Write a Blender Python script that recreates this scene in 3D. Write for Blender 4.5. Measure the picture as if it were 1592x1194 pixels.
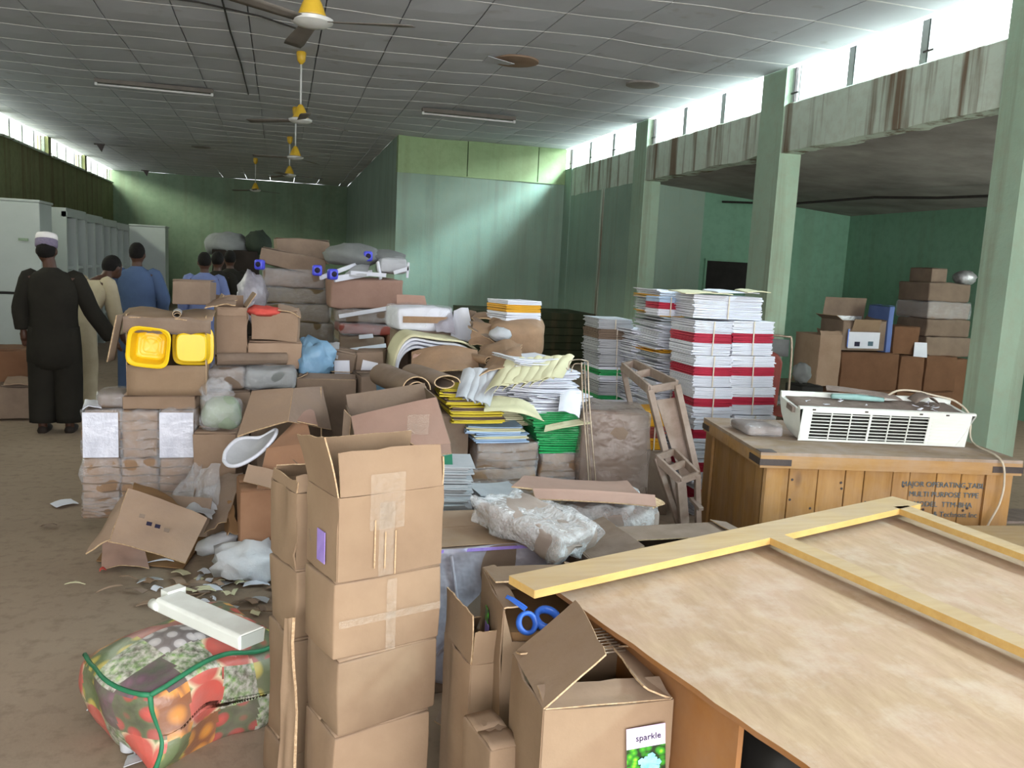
import bpy, math, random
from mathutils import Vector, Matrix, Euler, noise
PI=math.pi
scn=bpy.context.scene
for o in list(bpy.data.objects): bpy.data.objects.remove(o)
COL=scn.collection
# ---------------------------------------------------------------- camera
F=1307.4; VP=(436.,397.); ROLL=.01115; EYE=Vector((0,0,1.6))
_v=Vector(((VP[0]-796)/F,(597-VP[1])/F,-1)).normalized()
_u=Vector((math.sin(ROLL),math.cos(ROLL),0)); _z=(_u-_v*_u.dot(_v)).normalized(); _x=_v.cross(_z)
CM=Matrix((_x,_v,_z))
cd=bpy.data.cameras.new('camera'); cam=bpy.data.objects.new('camera',cd); COL.objects.link(cam)
cd.sensor_width=36; cd.lens=36*F/1592; cd.clip_start=.05; cd.clip_end=200
cam.matrix_world=Matrix.Translation(EYE)@CM.to_4x4(); scn.camera=cam
def W(px,py,X=None,Y=None,Z=None):
    """pixel of the 1592x1194 photograph -> point in the room on the plane X=, Y= or Z="""
    d=CM@Vector(((px-796)/F,(597-py)/F,-1))
    t=X/d.x if X is not None else (Y/d.y if Y is not None else (Z-1.6)/d.z)
    return EYE+d*t
# ---------------------------------------------------------------- world, light, exposure
vs=scn.view_settings; scn.display_settings.display_device='sRGB'
vs.view_transform='Standard'; vs.look='None'; vs.gamma=1; vs.use_curve_mapping=False; vs.exposure=0.0
wd=bpy.data.worlds.new('sky'); scn.world=wd; wd.use_nodes=True
bg=wd.node_tree.nodes['Background']; bg.inputs[0].default_value=(.93,.97,1,1); bg.inputs[1].default_value=4.0
def area(name,loc,size,target,power,color,spread=180):
    l=bpy.data.lights.new(name,'AREA'); l.shape='RECTANGLE'; l.size,l.size_y=size; l.energy=power; l.color=color; l.spread=math.radians(spread)
    o=bpy.data.objects.new(name,l); COL.objects.link(o); o.location=loc
    o.rotation_euler=(Vector(target)-Vector(loc)).to_track_quat('-Z','Y').to_euler(); return o
LR=area('daylight_right',(7.6,11.0,5.5),(24,2.6),(5.2,11.0,3.67),5200,(.86,.95,1.0))
LL=area('daylight_left',(-7.2,15.0,5.6),(26,2.6),(-4.8,15.0,3.67),6000,(.95,1.0,.80))
LB=area('daylight_entrance',(.6,-3.4,2.0),(7.5,2.8),(1.0,6,2.1),540,(1.0,.97,.96))
SUN=bpy.data.objects.new('sun',bpy.data.lights.new('sun','SUN')); COL.objects.link(SUN); SUN.data.energy=20; SUN.data.angle=math.radians(20); SUN.data.color=(.66,.93,1.0)
SUN.rotation_euler=Vector((-.62,.52,-.57)).to_track_quat('-Z','Y').to_euler()
LA=area('annex_fill',(8.9,4.6,1.7),(1.6,1.8),(6.9,9.2,1.9),190,(.92,1.0,.95))  # added fill lamp to brighten the annex, no opening behind it
# ---------------------------------------------------------------- materials
def lin(c):
    if isinstance(c,str): c=[int(c[i:i+2],16)/255 for i in (0,2,4)]
    return tuple((x/12.92 if x<=.04045 else ((x+.055)/1.055)**2.4) for x in c)+(1,)
class NT:
    def __init__(s,name):
        s.m=bpy.data.materials.new(name); s.m.use_nodes=True; s.t=s.m.node_tree; s.n=s.t.nodes; s.b=s.n['Principled BSDF']
        s.tc=s.n.new('ShaderNodeTexCoord')
    def new(s,k,**kw):
        n=s.n.new(k)
        for a,v in kw.items():
            if a.startswith('i_'): n.inputs[a[2:].replace('_',' ')].default_value=v
            else: setattr(n,a,v)
        return n
    def link(s,a,b): s.t.links.new(a,b)
    def mapping(s,src='Object',scale=(1,1,1),rot=(0,0,0)):
        mp=s.new('ShaderNodeMapping'); mp.inputs['Scale'].default_value=scale; mp.inputs['Rotation'].default_value=rot
        s.link(s.tc.outputs[src],mp.inputs[0]); return mp.outputs[0]
    def noise(s,scale,vec=None,detail=5,rough=.6):
        n=s.new('ShaderNodeTexNoise'); n.inputs['Scale'].default_value=scale; n.inputs['Detail'].default_value=detail; n.inputs['Roughness'].default_value=rough
        s.link(vec if vec is not None else s.tc.outputs['Object'],n.inputs['Vector']); return n.outputs['Fac']
    def ramp(s,fac,stops):
        r=s.new('ShaderNodeValToRGB'); e=r.color_ramp.elements
        while len(e)>1: e.remove(e[-1])
        e[0].position=stops[0][0]; e[0].color=stops[0][1] if len(stops[0][1])==4 else tuple(stops[0][1])+(1,)
        for p,c in stops[1:]:
            x=e.new(p); x.color=c
        s.link(fac,r.inputs[0]); return r.outputs[0]
    def mix(s,fac,a,b,mode='MIX'):
        n=s.new('ShaderNodeMix',data_type='RGBA',blend_type=mode)
        for v,i in ((fac,0),(a,6),(b,7)):
            if hasattr(v,'default_value') or isinstance(v,bpy.types.NodeSocket): s.link(v,n.inputs[i])
            else: n.inputs[i].default_value=v
        return n.outputs[2]
    def bump(s,h,strength=.3,dist=.01):
        b=s.new('ShaderNodeBump'); b.inputs['Strength'].default_value=strength; b.inputs['Distance'].default_value=dist
        s.link(h,b.inputs['Height']); s.link(b.outputs[0],s.b.inputs['Normal'])
    def fin(s,col,rough=.8,spec=.3):
        if isinstance(col,bpy.types.NodeSocket): s.link(col,s.b.inputs['Base Color'])
        else: s.b.inputs['Base Color'].default_value=col
        s.b.inputs['Roughness'].default_value=rough; s.b.inputs['Specular IOR Level'].default_value=spec
        return s.m
BL=(0,0,0,1); WH=(1,1,1,1)
def basic(name,c1,c2=None,scale=6,rough=.8,spec=.3,bump=0,bscale=None,vary=0,stretch=(1,1,1),dust=0,metal=0):
    """noise-mottled surface; vary = how far each object's tone strays; dust = pale settled dust on upward faces"""
    t=NT(name); a=lin(c1); b=lin(c2 or c1)
    v=t.mapping('Object',stretch)
    col=t.mix(t.ramp(t.noise(scale,v),[(.3,BL),(.7,WH)]),a,b)
    if vary:
        oi=t.new('ShaderNodeObjectInfo'); h=t.new('ShaderNodeHueSaturation')
        mr=t.new('ShaderNodeMapRange'); mr.inputs[3].default_value=1-vary; mr.inputs[4].default_value=1+vary*.7
        t.link(oi.outputs['Random'],mr.inputs[0]); t.link(mr.outputs[0],h.inputs['Value']); t.link(col,h.inputs['Color']); col=h.outputs[0]
    if dust:
        g=t.new('ShaderNodeNewGeometry'); sx=t.new('ShaderNodeSeparateXYZ'); t.link(g.outputs['Normal'],sx.inputs[0])
        m=t.new('ShaderNodeMath',operation='MULTIPLY'); m.use_clamp=True; t.link(sx.outputs[2],m.inputs[0])
        mr=t.new('ShaderNodeMapRange'); mr.inputs[1].default_value=.3; mr.inputs[2].default_value=.75; mr.inputs[4].default_value=dust
        t.link(t.noise(9,None,6),mr.inputs[0]); t.link(mr.outputs[0],m.inputs[1])
        col=t.mix(m.outputs[0],col,lin('9a8a80'))
    if bump: t.bump(t.noise(bscale or scale*6,v,4),bump)
    t.b.inputs['Metallic'].default_value=metal
    return t.fin(col,rough,spec)
M={}
def wallmat(name,c1,c2,stain,streak=.5,top=None):
    t=NT(name); v=t.tc.outputs['Object']
    col=t.mix(t.ramp(t.noise(1.3,v,6),[(.35,BL),(.7,WH)]),lin(c1),lin(c2))
    col=t.mix(t.ramp(t.noise(9,v,5),[(.45,BL),(.9,(.5,.5,.5,1))]),col,lin(stain))
    vs_=t.mapping('Object',(2.2,2.2,.10)); st=t.ramp(t.noise(1.7,vs_,5,.65),[(.50,BL),(.62,(streak,)*3+(1,))])
    col=t.mix(st,col,lin('6b5440')); t.bump(t.noise(30,v,4),.25,.01)
    return t.fin(col,.85,.2)
M['wall']=wallmat('green_wall_paint','94a99a','889f90','9aa48e',.15)
M['wall_beam']=wallmat('streaked_beam_paint','c8d4c6','bccabb','a39a86',.9)
M['pillar']=wallmat('pale_green_pillar_paint','a2b9a3','95ad98','9c9a84',.3)
M['wall_yellow']=wallmat('yellow_green_board','9db488','93ab80','7d8f6c',.1)
M['wall_far']=wallmat('far_green_paint','879b83','7c917a','66806a',.15)
M['wall_left']=wallmat('olive_left_paint','858a66','7a7e5a','54543f',.6)
M['wall_annex']=wallmat('annex_green_paint','7fa890','76a086','5f8370',.1)
M['dado']=wallmat('dark_olive_boards','3b4030','323726','2a2c22',.3)
M['slab']=basic('annex_soffit_concrete','a8a39e','827d79',1.5,.95,.1,.3,20)
t=NT('dusty_concrete_floor'); v=t.tc.outputs['Object']
col=t.mix(t.ramp(t.noise(.8,v,7),[(.3,BL),(.7,WH)]),lin('8b7968'),lin('9a8876'))
col=t.mix(t.ramp(t.noise(14,v,6),[(.5,BL),(.75,(.6,.6,.6,1))]),col,lin('6a5a4c')); t.bump(t.noise(40,v,4),.15,.01)
M['floor']=t.fin(col,.75,.25)
t=NT('stained_ceiling_board'); v=t.tc.outputs['Object']
col=t.mix(t.ramp(t.noise(.9,v,6),[(.3,BL),(.75,WH)]),lin('babcc2'),lin('c8cad0'))
col=t.mix(t.ramp(t.noise(2.7,v,3),[(.64,BL),(.72,(.3,.3,.3,1))]),col,lin('8a7f74')); t.bump(t.noise(60,v,3),.1)
M['ceil']=t.fin(col,.9,.1)
M['strip']=basic('pale_cover_strip','eceae8','dcdad8',8,.8)
M['card']=basic('cardboard','947d66','866f5a',5,.85,.15,.12,60,vary=.14,dust=.35)
M['card_mid']=basic('aged_cardboard','9a8370','8c7562',5,.9,.12,.12,55,vary=.12,dust=.35)
M['card_dull']=basic('dusty_cardboard','857364','736357',5,.9,.1,.12,50,vary=.14,dust=.5)
M['card_pink']=basic('pinkish_cardboard','a08376','93766a',5,.9,.1,.1,50,dust=.25)
M['card_red']=basic('reddish_brown_cardboard','73543f','664936',5,.85,.1,.1,50,vary=.08,dust=.2)
M['card_edge']=basic('torn_corrugated_edge','cbb291','9e8062',90,.95,.1,.4,200)
M['card_in']=basic('carton_inside','8a6a4a','755a40',5,.9,.1)
M['kraft']=basic('kraft_paper','97795f','7f6650',7,.75,.3,.5,22,vary=.12,dust=.2)
def film(name,alpha,col='e8eaf0',rough=.18,wr=14):
    t=NT(name); t.b.inputs['Alpha'].default_value=alpha
    v=t.mapping('Object',(1,1,1)); n=t.noise(wr,v,3)
    mr=t.new('ShaderNodeMapRange'); mr.inputs[1].default_value=.2; mr.inputs[2].default_value=.8; mr.inputs[3].default_value=alpha*.5; mr.inputs[4].default_value=min(1,alpha*1.5)
    t.link(n,mr.inputs[0]); t.link(mr.outputs[0],t.b.inputs['Alpha']); t.bump(t.noise(wr*1.5,v,3),.9,.03)
    return t.fin(lin(col),rough,.8)
M['film']=film('clear_wrinkled_film',.20,rough=.1)
M['pack_grey']=basic('greyish_brown_pack','9c8d84','86776e',5,.6,.4,.3,20)
M['film_shiny']=film('shiny_wrinkled_film',.34,'f2f4f7',.07,20)
M['film_brown']=film('dusty_brown_film',.55,'8d7b72',.4,5)
M['film_grey']=film('dusty_translucent_film',.6,'b4b0bc',.35,6)
M['tape']=film('clear_packing_tape',.10,'e0d2c0',.38,30)
def woodmat(name,c1,c2,knot='5a3a22',sc=(1,9,9),rough=.65,dust=0,bands=6):
    t=NT(name); v=t.mapping('Object',sc)
    n=t.noise(3,v,7,.65); col=t.mix(t.ramp(n,[(.3,BL),(.72,WH)]),lin(c1),lin(c2))
    oi=t.new('ShaderNodeObjectInfo'); h=t.new('ShaderNodeHueSaturation'); mr=t.new('ShaderNodeMapRange'); mr.inputs[3].default_value=.88; mr.inputs[4].default_value=1.08
    t.link(oi.outputs['Random'],mr.inputs[0]); t.link(mr.outputs[0],h.inputs['Value']); t.link(col,h.inputs['Color']); col=h.outputs[0]
    vo=t.new('ShaderNodeTexVoronoi'); vo.inputs['Scale'].default_value=3.2; mv=t.mapping('Object',tuple(.45+.55*(s>1) for s in sc)); t.link(mv,vo.inputs['Vector'])
    col=t.mix(t.ramp(vo.outputs['Distance'],[(.03,WH),(.09,BL)]),col,lin(knot))
    if dust: col=t.mix(t.ramp(t.noise(7,None,6),[(.35,BL),(.75,(dust,)*3+(1,))]),col,lin('a89a92'))
    t.bump(n,.25,.004); return t.fin(col,rough,.25)
M['pine_v']=woodmat('varnished_pine_upright','b0864f','99703f',sc=(9,9,1),dust=.25)
M['pine_h']=woodmat('varnished_pine_rail','b48c59','9f794a',sc=(1.2,9,9),dust=.35)
M['pine_top']=woodmat('dusty_pine_top','9b8468','87725c',sc=(1.2,9,9),dust=.9)
t=NT('pale_plywood'); v=t.mapping('Object',(1,1,1),(0,0,.55)); v2=t.new('ShaderNodeMapping'); v2.inputs['Scale'].default_value=(6,1.4,1); v2.inputs['Rotation'].default_value=(0,0,-.62); t.link(t.tc.outputs['Object'],v2.inputs[0])
n=t.noise(3,v2.outputs[0],8,.7); col=t.mix(t.ramp(n,[(.35,BL),(.66,WH)]),lin('a68c70'),lin('bba285'))
col=t.mix(t.ramp(t.noise(2.4,None,7,.7),[(.42,BL),(.7,(.75,)*3+(1,))]),col,lin('b89a88'))
col=t.mix(t.ramp(t.noise(9,v2.outputs[0],8,.75),[(.58,BL),(.68,(.5,)*3+(1,))]),col,lin('9c7d5e'))
col=t.mix(t.ramp(t.noise(5,None,6,.7),[(.5,BL),(.75,(.5,)*3+(1,))]),col,lin('cfc3b4'))
t.bump(n,.35,.004); M['ply']=t.fin(col,.7,.2)
M['ply_side']=woodmat('brown_plywood','9a6a3c','85582f',sc=(6,1.3,1.3),dust=.15)
M['batten']=woodmat('raw_pine_batten','c2a880','b39669',sc=(1.2,9,9),dust=.35)
M['batten_y']=woodmat('yellow_pine_batten','c9a766','ba9454',sc=(1.2,9,9),dust=.1)
M['old_wood']=woodmat('dusty_grey_brown_timber','7d6a5c','68574b',sc=(5,5,1),dust=.6)
M['iron']=basic('black_strap_iron','3b3434','4c423e',12,.6,.4,.2,40)
M['white_plastic']=basic('aged_white_plastic','e6eae6','d6dad4',3,.4,.5,.03,40,dust=.35)
M['white_metal']=basic('dull_white_enamel','a9b1ad','9ca49f',1.5,.45,.5,.03,30)
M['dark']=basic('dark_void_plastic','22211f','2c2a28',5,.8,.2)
M['dust']=basic('grey_settled_dust','8d8078','766a63',12,.95,.1,.6,50)
M['paper']=basic('white_paper','d9dbe3','c6c8d4',3,.7,.2,.1,60,vary=.05)
M['paper_y']=basic('yellowed_paper','d3cfae','c4bf9e',3,.7,.2,.1,60,vary=.05)
M['paper_g']=basic('greyish_paper','b4b6ba','9fa1a6',5,.8,.2,.1,60,vary=.08)
M['red']=basic('crimson_cover','b3203c','9a1a34',6,.5,.4,.1,60,vary=.08)
M['green']=basic('green_plastic_cover','1f9a55','188748',8,.3,.6,.5,25,vary=.1)
M['yellow']=basic('yellow_cover','e3d02c','cdb828',6,.5,.4,.1,60)
M['gold']=basic('gold_yellow_cover','d49a1c','bf8a18',6,.5,.4)
M['bluep']=basic('pale_blue_paper','a9bed6','95accb',6,.7,.2,vary=.05)
M['tub']=basic('yellow_tub_plastic','f0c81e','e6bb12',3,.35,.5)
M['blue_tub']=basic('blue_plastic','3d6fd0','3463c0',5,.35,.5)
M['blue_cap']=basic('violet_blue_plastic','4b50d8','4046c4',5,.4,.5)
M['sack']=basic('white_woven_sack','c9c9cc','aeb0b6',7,.7,.3,.6,16)
M['greysack']=basic('grey_sack_cloth','7d8080','6c6f6e',4,.9,.1,.6,10)
M['skyblue']=basic('light_blue_polythene','7fa5c0','6b90b0',6,.45,.5,.6,12)
M['redcloth']=basic('coral_red_cloth','cf5a50','b84840',8,.8,.2,.6,16)
M['redbrown']=basic('rust_red_plastic','8a3f33','78352c',5,.5,.4,.1)
M['steel']=basic('rusty_chromed_steel','b9aa98','8d7a68',20,.35,.6,.2,60,metal=.6)
M['fan_white']=basic('fan_white_enamel','dcdedb','c9cac6',5,.3,.6)
M['fan_yellow']=basic('fan_yellow_shell','e3bc3a','d0a72e',5,.45,.5)
M['fan_blade']=basic('fan_dusty_blade','7c766f','6e6862',5,.7,.3)
M['cable']=basic('pale_cable','cfc4b2','b8ad9b',20,.6,.3)
M['wire']=basic('dark_wire','3a3734','2f2c2a',20,.7,.3)
M['skin']=basic('dark_skin','4a2f22','3f281d',6,.55,.4)
M['hair']=basic('black_hair','171412','100e0d',30,.85,.2,.5,80)
M['kaftan']=basic('black_kaftan_cloth','26241f','1f1d19',5,.9,.15,.4,12)
M['cream']=basic('cream_robe_cloth','b3a890','a39880',5,.9,.15,.4,12)
M['blue']=basic('denim_blue_cloth','4a5c7c','425270',5,.9,.15,.4,12)
M['lav']=basic('lavender_blue_shirt','6c78a2','616c94',5,.9,.15,.3,12)
M['cap_w']=basic('white_cap_cloth','dcdada','cfcccc',10,.8,.2,.2,60)
M['cap_p']=basic('embroidered_cap_band','7c7488','6a6276',60,.85,.2,.4,120)
M['eye']=basic('eye_white','d8d4ce','cfcac2',5,.3,.5)
M['ink']=basic('faded_blue_ink','4a5f70','5a6d74',30,.9,.1)
M['inkd']=basic('dark_print','2d2a3c','2d2a3c',30,.7,.1)
M['greyglass']=basic('smoky_panel','80858c','6f747b',2,.3,.5)
M['olivecard']=basic('olive_brown_cardboard','75674e','655841',4,.9,.1,.2,30,vary=.12,dust=.3)
M['card_red2']=basic('orange_brown_cardboard','9a755c','87644c',4,.85,.1,.15,40,dust=.25)
M['tapey']=film('yellow_tape_film',.8,'c9b95a',.3,10)
M['whitewrap']=basic('white_crinkled_wrap','dfe1ee','b9bccb',10,.3,.6,.8,18)
M['greenpack']=basic('pale_green_pack','9aa893','85937f',6,.6,.4,.5,12)
M['silverfoil']=basic('silvery_foil','c9c9cb','96979a',20,.3,.6,.8,25,metal=.4)
M['bluecard']=basic('faded_blue_card','5f74a8','52669a',5,.7,.3)
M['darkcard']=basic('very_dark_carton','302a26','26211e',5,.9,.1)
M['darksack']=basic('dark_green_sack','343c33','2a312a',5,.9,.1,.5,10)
M['green_dk']=basic('dark_green_band','1f6b50','1a5c45',5,.7,.3)
M['leather']=basic('dark_sandal_leather','2a211c','221b17',9,.7,.3)
# ---------------------------------------------------------------- geometry helpers
class MB:
    def __init__(s): s.v=[]; s.f=[]; s.m=[]
    def add(s,vs,fs,mi=0,mx=None):
        k=len(s.v); s.v+= [tuple(mx@Vector(p)) for p in vs] if mx is not None else [tuple(p) for p in vs]
        s.f+=[tuple(i+k for i in f) for f in fs]; s.m+=[mi]*len(fs); return s
    def box(s,lo,hi,mi=0,mx=None):
        x0,y0,z0=lo; x1,y1,z1=hi
        return s.add([(x0,y0,z0),(x1,y0,z0),(x1,y1,z0),(x0,y1,z0),(x0,y0,z1),(x1,y0,z1),(x1,y1,z1),(x0,y1,z1)],
            [(0,3,2,1),(4,5,6,7),(0,1,5,4),(1,2,6,5),(2,3,7,6),(3,0,4,7)],mi,mx)
    def cbox(s,c,sz,mi=0,mx=None): return s.box([c[i]-sz[i]/2 for i in range(3)],[c[i]+sz[i]/2 for i in range(3)],mi,mx)
    def prism(s,poly,axis,a,b,mi=0,mx=None):
        """polygon in the plane across axis (0=x: points are y,z ; 1=y: x,z ; 2=z: x,y)"""
        def P(p,t): return (t,p[0],p[1]) if axis==0 else ((p[0],t,p[1]) if axis==1 else (p[0],p[1],t))
        n=len(poly); v=[P(p,a) for p in poly]+[P(p,b) for p in poly]
        f=[tuple(range(n)),tuple(range(2*n-1,n-1,-1))]+[(i,(i+1)%n+0,(i+1)%n+n,i+n)[::-1] for i in range(n)]
        return s.add(v,f,mi,mx)
    def tube(s,pts,r,n=8,mi=0,caps=True):
        pts=[Vector(p) for p in pts]; rs=r if isinstance(r,(list,tuple)) else [r]*len(pts); vs=[]; up=None
        for i,p in enumerate(pts):
            d=(pts[min(i+1,len(pts)-1)]-pts[max(i-1,0)]).normalized()
            if up is None: up=Vector((0,0,1)) if abs(d.z)<.9 else Vector((1,0,0))
            a=d.cross(up).normalized(); b=a.cross(d).normalized(); up=b
            vs+=[p+(a*math.cos(2*PI*k/n)+b*math.sin(2*PI*k/n))*rs[i] for k in range(n)]
        fs=[(i*n+k,i*n+(k+1)%n,(i+1)*n+(k+1)%n,(i+1)*n+k) for i in range(len(pts)-1) for k in range(n)]
        if caps: fs+=[tuple(range(n-1,-1,-1)),tuple(range((len(pts)-1)*n,len(pts)*n))]
        return s.add(vs,fs,mi)
    def lathe(s,prof,n=24,mi=0,mx=None):
        vs=[(r*math.cos(2*PI*k/n),r*math.sin(2*PI*k/n),z) for r,z in prof for k in range(n)]
        fs=[(i*n+k,i*n+(k+1)%n,(i+1)*n+(k+1)%n,(i+1)*n+k) for i in range(len(prof)-1) for k in range(n)]
        fs+=[tuple(range(n-1,-1,-1)),tuple(range((len(prof)-1)*n,len(prof)*n))]
        return s.add(vs,fs,mi,mx)
    def loft(s,secs,n=16,mi=0):
        """secs: (centre, rx, ry[, power]) horizontal ellipses"""
        vs=[]
        for sc in secs:
            c,rx,ry=sc[:3]
            vs+=[(c[0]+rx*math.cos(2*PI*k/n),c[1]+ry*math.sin(2*PI*k/n),c[2]) for k in range(n)]
        m=len(secs)
        fs=[(i*n+k,i*n+(k+1)%n,(i+1)*n+(k+1)%n,(i+1)*n+k) for i in range(m-1) for k in range(n)]
        fs+=[tuple(range(n-1,-1,-1)),tuple(range((m-1)*n,m*n))]
        return s.add(vs,fs,mi)
    def ell(s,c,r,mi=0,rot=(0,0,0),n=14):
        mx=Matrix.Translation(c)@Euler(rot).to_matrix().to_4x4(); vs=[]; 
        for i in range(1,n//2+3):
            th=PI*i/(n//2+3)
            vs+=[(r[0]*math.sin(th)*math.cos(2*PI*k/n),r[1]*math.sin(th)*math.sin(2*PI*k/n),r[2]*math.cos(th)) for k in range(n)]
        m=n//2+2; vs=vs[::1]
        fs=[((i+1)*n+k,(i+1)*n+(k+1)%n,i*n+(k+1)%n,i*n+k) for i in range(m-1) for k in range(n)]
        fs+=[tuple(range(n)),tuple(range(m*n-1,(m-1)*n-1,-1))]
        return s.add(vs,fs,mi,mx)
    def slab(s,fn,nu,nv,th,mi=0,mx=None,edge=None):
        """thin curved sheet: fn(u,v)->point, u,v in 0..1, thickness th along normals"""
        P=[[Vector(fn(i/nu,j/nv)) for j in range(nv+1)] for i in range(nu+1)]; top=[];bot=[]
        for i in range(nu+1):
            for j in range(nv+1):
                a=P[min(i+1,nu)][j]-P[max(i-1,0)][j]; b=P[i][min(j+1,nv)]-P[i][max(j-1,0)]
                nn=a.cross(b); nn=nn.normalized() if nn.length>1e-12 else Vector((0,0,1))
                top.append(P[i][j]+nn*th/2); bot.append(P[i][j]-nn*th/2)
        n=nv+1; K=len(top); fs=[];fe=[]
        for i in range(nu):
            for j in range(nv):
                q=(i*n+j,(i+1)*n+j,(i+1)*n+j+1,i*n+j+1); fs.append(q); fs.append(tuple(K+x for x in q[::-1]))
        ring=[i*n for i in range(nu+1)]+[nu*n+j for j in range(1,nv+1)]+[i*n+nv for i in range(nu-1,-1,-1)]+[j for j in range(nv-1,0,-1)]
        for a,b in zip(ring,ring[1:]+ring[:1]): fe.append((b,a,K+a,K+b))
        k=len(s.v); s.v+=[tuple(mx@p) if mx is not None else tuple(p) for p in top+bot]
        s.f+=[tuple(x+k for x in f) for f in fs+fe]; s.m+=[mi]*len(fs)+[mi if edge is None else edge]*len(fe); return s
    def build(s,name,mats,parent=None,smooth=False,loc=None,rot=None,mods=None):
        me=bpy.data.meshes.new(name); me.from_pydata(s.v,[],s.f); me.update()
        for m in (mats if isinstance(mats,(list,tuple)) else [mats]): me.materials.append(M[m] if isinstance(m,str) else m)
        me.polygons.foreach_set('material_index',s.m)
        if smooth: me.polygons.foreach_set('use_smooth',[True]*len(s.f))
        o=bpy.data.objects.new(name,me); COL.objects.link(o)
        if parent is not None: o.parent=parent
        if loc is not None: o.location=loc
        if rot is not None: o.rotation_euler=rot
        return o
def tag(o,label=None,cat=None,group=None,kind=None):
    if label: o['label']=label
    if cat: o['category']=cat
    if group: o['group']=group
    if kind: o['kind']=kind
    return o
def empty(name,loc,rot=(0,0,0),label=None,cat=None,group=None,kind=None):
    o=bpy.data.objects.new(name,None); COL.objects.link(o); o.location=loc; o.rotation_euler=rot; o.empty_display_size=.05
    return tag(o,label,cat,group,kind)
def copy_tree(o,parent=None):
    c=o.copy(); COL.objects.link(c); c.parent=parent
    for ch in list(o.children): copy_tree(ch,c)
    return c
def smooth_angle(o,deg=40):
    me=o.data; me.polygons.foreach_set('use_smooth',[True]*len(me.polygons))
    if hasattr(me,'set_sharp_from_angle'): me.set_sharp_from_angle(angle=math.radians(deg))
    return o
def rbox(w,d,h,r=.01,n=6,amp=.0,freq=4,seed=0,bulge=0,taper=0,sag=0):
    """rounded, slightly dented box standing on z=0; returns MB"""
    mb=MB(); idx={}; sd=Vector((seed*7.3,seed*3.1,seed*1.7))
    def ax(L):
        half=L/2; k=[-half,-half+r*.35,-half+r]; inner=[-half+r+(L-2*r)*i/n for i in range(1,n)]
        return k+inner+[half-r,half-r*.35,half]
    A=[ax(w),ax(d),ax(h)]; S=(w,d,h)
    def V(ix):
        if ix in idx: return idx[ix]
        p=Vector([A[a][ix[a]] for a in range(3)]); c=Vector([max(-S[a]/2+r,min(S[a]/2-r,p[a])) for a in range(3)])
        q=p-c
        if q.length>1e-9: p=c+q.normalized()*r
        u=Vector([2*p[a]/S[a] for a in range(3)])
        if bulge: 
            for a in range(3):
                b,e=[x for x in range(3) if x!=a]; p[a]+=u[a]*bulge*(1-u[b]**2)*(1-u[e]**2)
        if taper: p.x*=1+taper*u.z; p.y*=1+taper*u.z
        if sag: p.z-=sag*(1-u.x**2)*(u.z>0)
        if amp:
            q=p*freq+sd; p+=Vector((noise.noise(q),noise.noise(q+Vector((31,7,3))),noise.noise(q+Vector((5,41,9)))))*amp
        p.z+=h/2; idx[ix]=len(mb.v); mb.v.append(tuple(p)); return idx[ix]
    N=[len(a)-1 for a in A]
    for a in range(3):
        b,c=(a+1)%3,(a+2)%3
        for side in (0,N[a]):
            for i in range(N[b]):
                for j in range(N[c]):
                    q=[]
                    for di,dj in ((0,0),(1,0),(1,1),(0,1)):
                        ix=[0,0,0]; ix[a]=side; ix[b]=i+di; ix[c]=j+dj; q.append(V(tuple(ix)))
                    mb.f.append(tuple(q if side else q[::-1])); mb.m.append(0)
    return mb
def front(x0,y0,x1,y1,Y):
    """camera-facing rectangle given by its corners in the photograph, at room depth Y -> (x centre, z bottom, width, height)"""
    xm,ym=(x0+x1)/2,(y0+y1)/2
    a,b=W(x0,ym,Y=Y),W(x1,ym,Y=Y); t,u=W(xm,y0,Y=Y),W(xm,y1,Y=Y)
    return (a.x+b.x)/2,u.z,b.x-a.x,t.z-u.z
# ================================================================ THE ROOM
XL,XR,YF,YR,XS,ZC,ZSILL,ZB=-4.8,5.22,27.7,15.6,2.02,3.86,3.48,2.97
Y0=-3.0
def struct(mb,name,mat,smooth=False,label=None):
    o=mb.build(name,mat,None,smooth); o['kind']='structure'
    if label: o['label']=label
    return o
struct(MB().box((XL-.3,Y0-1.5,-.12),(9.3,YF+.3,0)),'floor','floor',label='dusty brown concrete floor')
# left wall with clerestory opening
struct(MB().box((XL-.2,Y0,0),(XL,YF,ZSILL-.03)),'wall_left','wall_left')
struct(MB().box((XL-.2,YF,0),(XS+.3,YF+.2,ZC)),'wall_far','wall_far')
struct(MB().box((XS,YR+.2,0),(XS+.2,YF,ZC)),'wall_side','wall')
mb=MB(); mb.box((XS,YR,0),(XR+.25,YR+.2,3.2)); struct(mb,'wall_recess','wall')
rr=empty('wall_recess_boards',(0,0,0),kind='structure')
for a,b in ((XS,3.30),(3.31,4.66),(4.67,XR)):
    MB().box((a+.004,YR-.012,3.21),(b-.004,YR+.2,ZC-.005)).build('board',['wall_yellow'],rr)
MB().box((XS,YR-.02,3.193),(XR,YR,3.208)).build('ledge','wall_yellow',rr)
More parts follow.
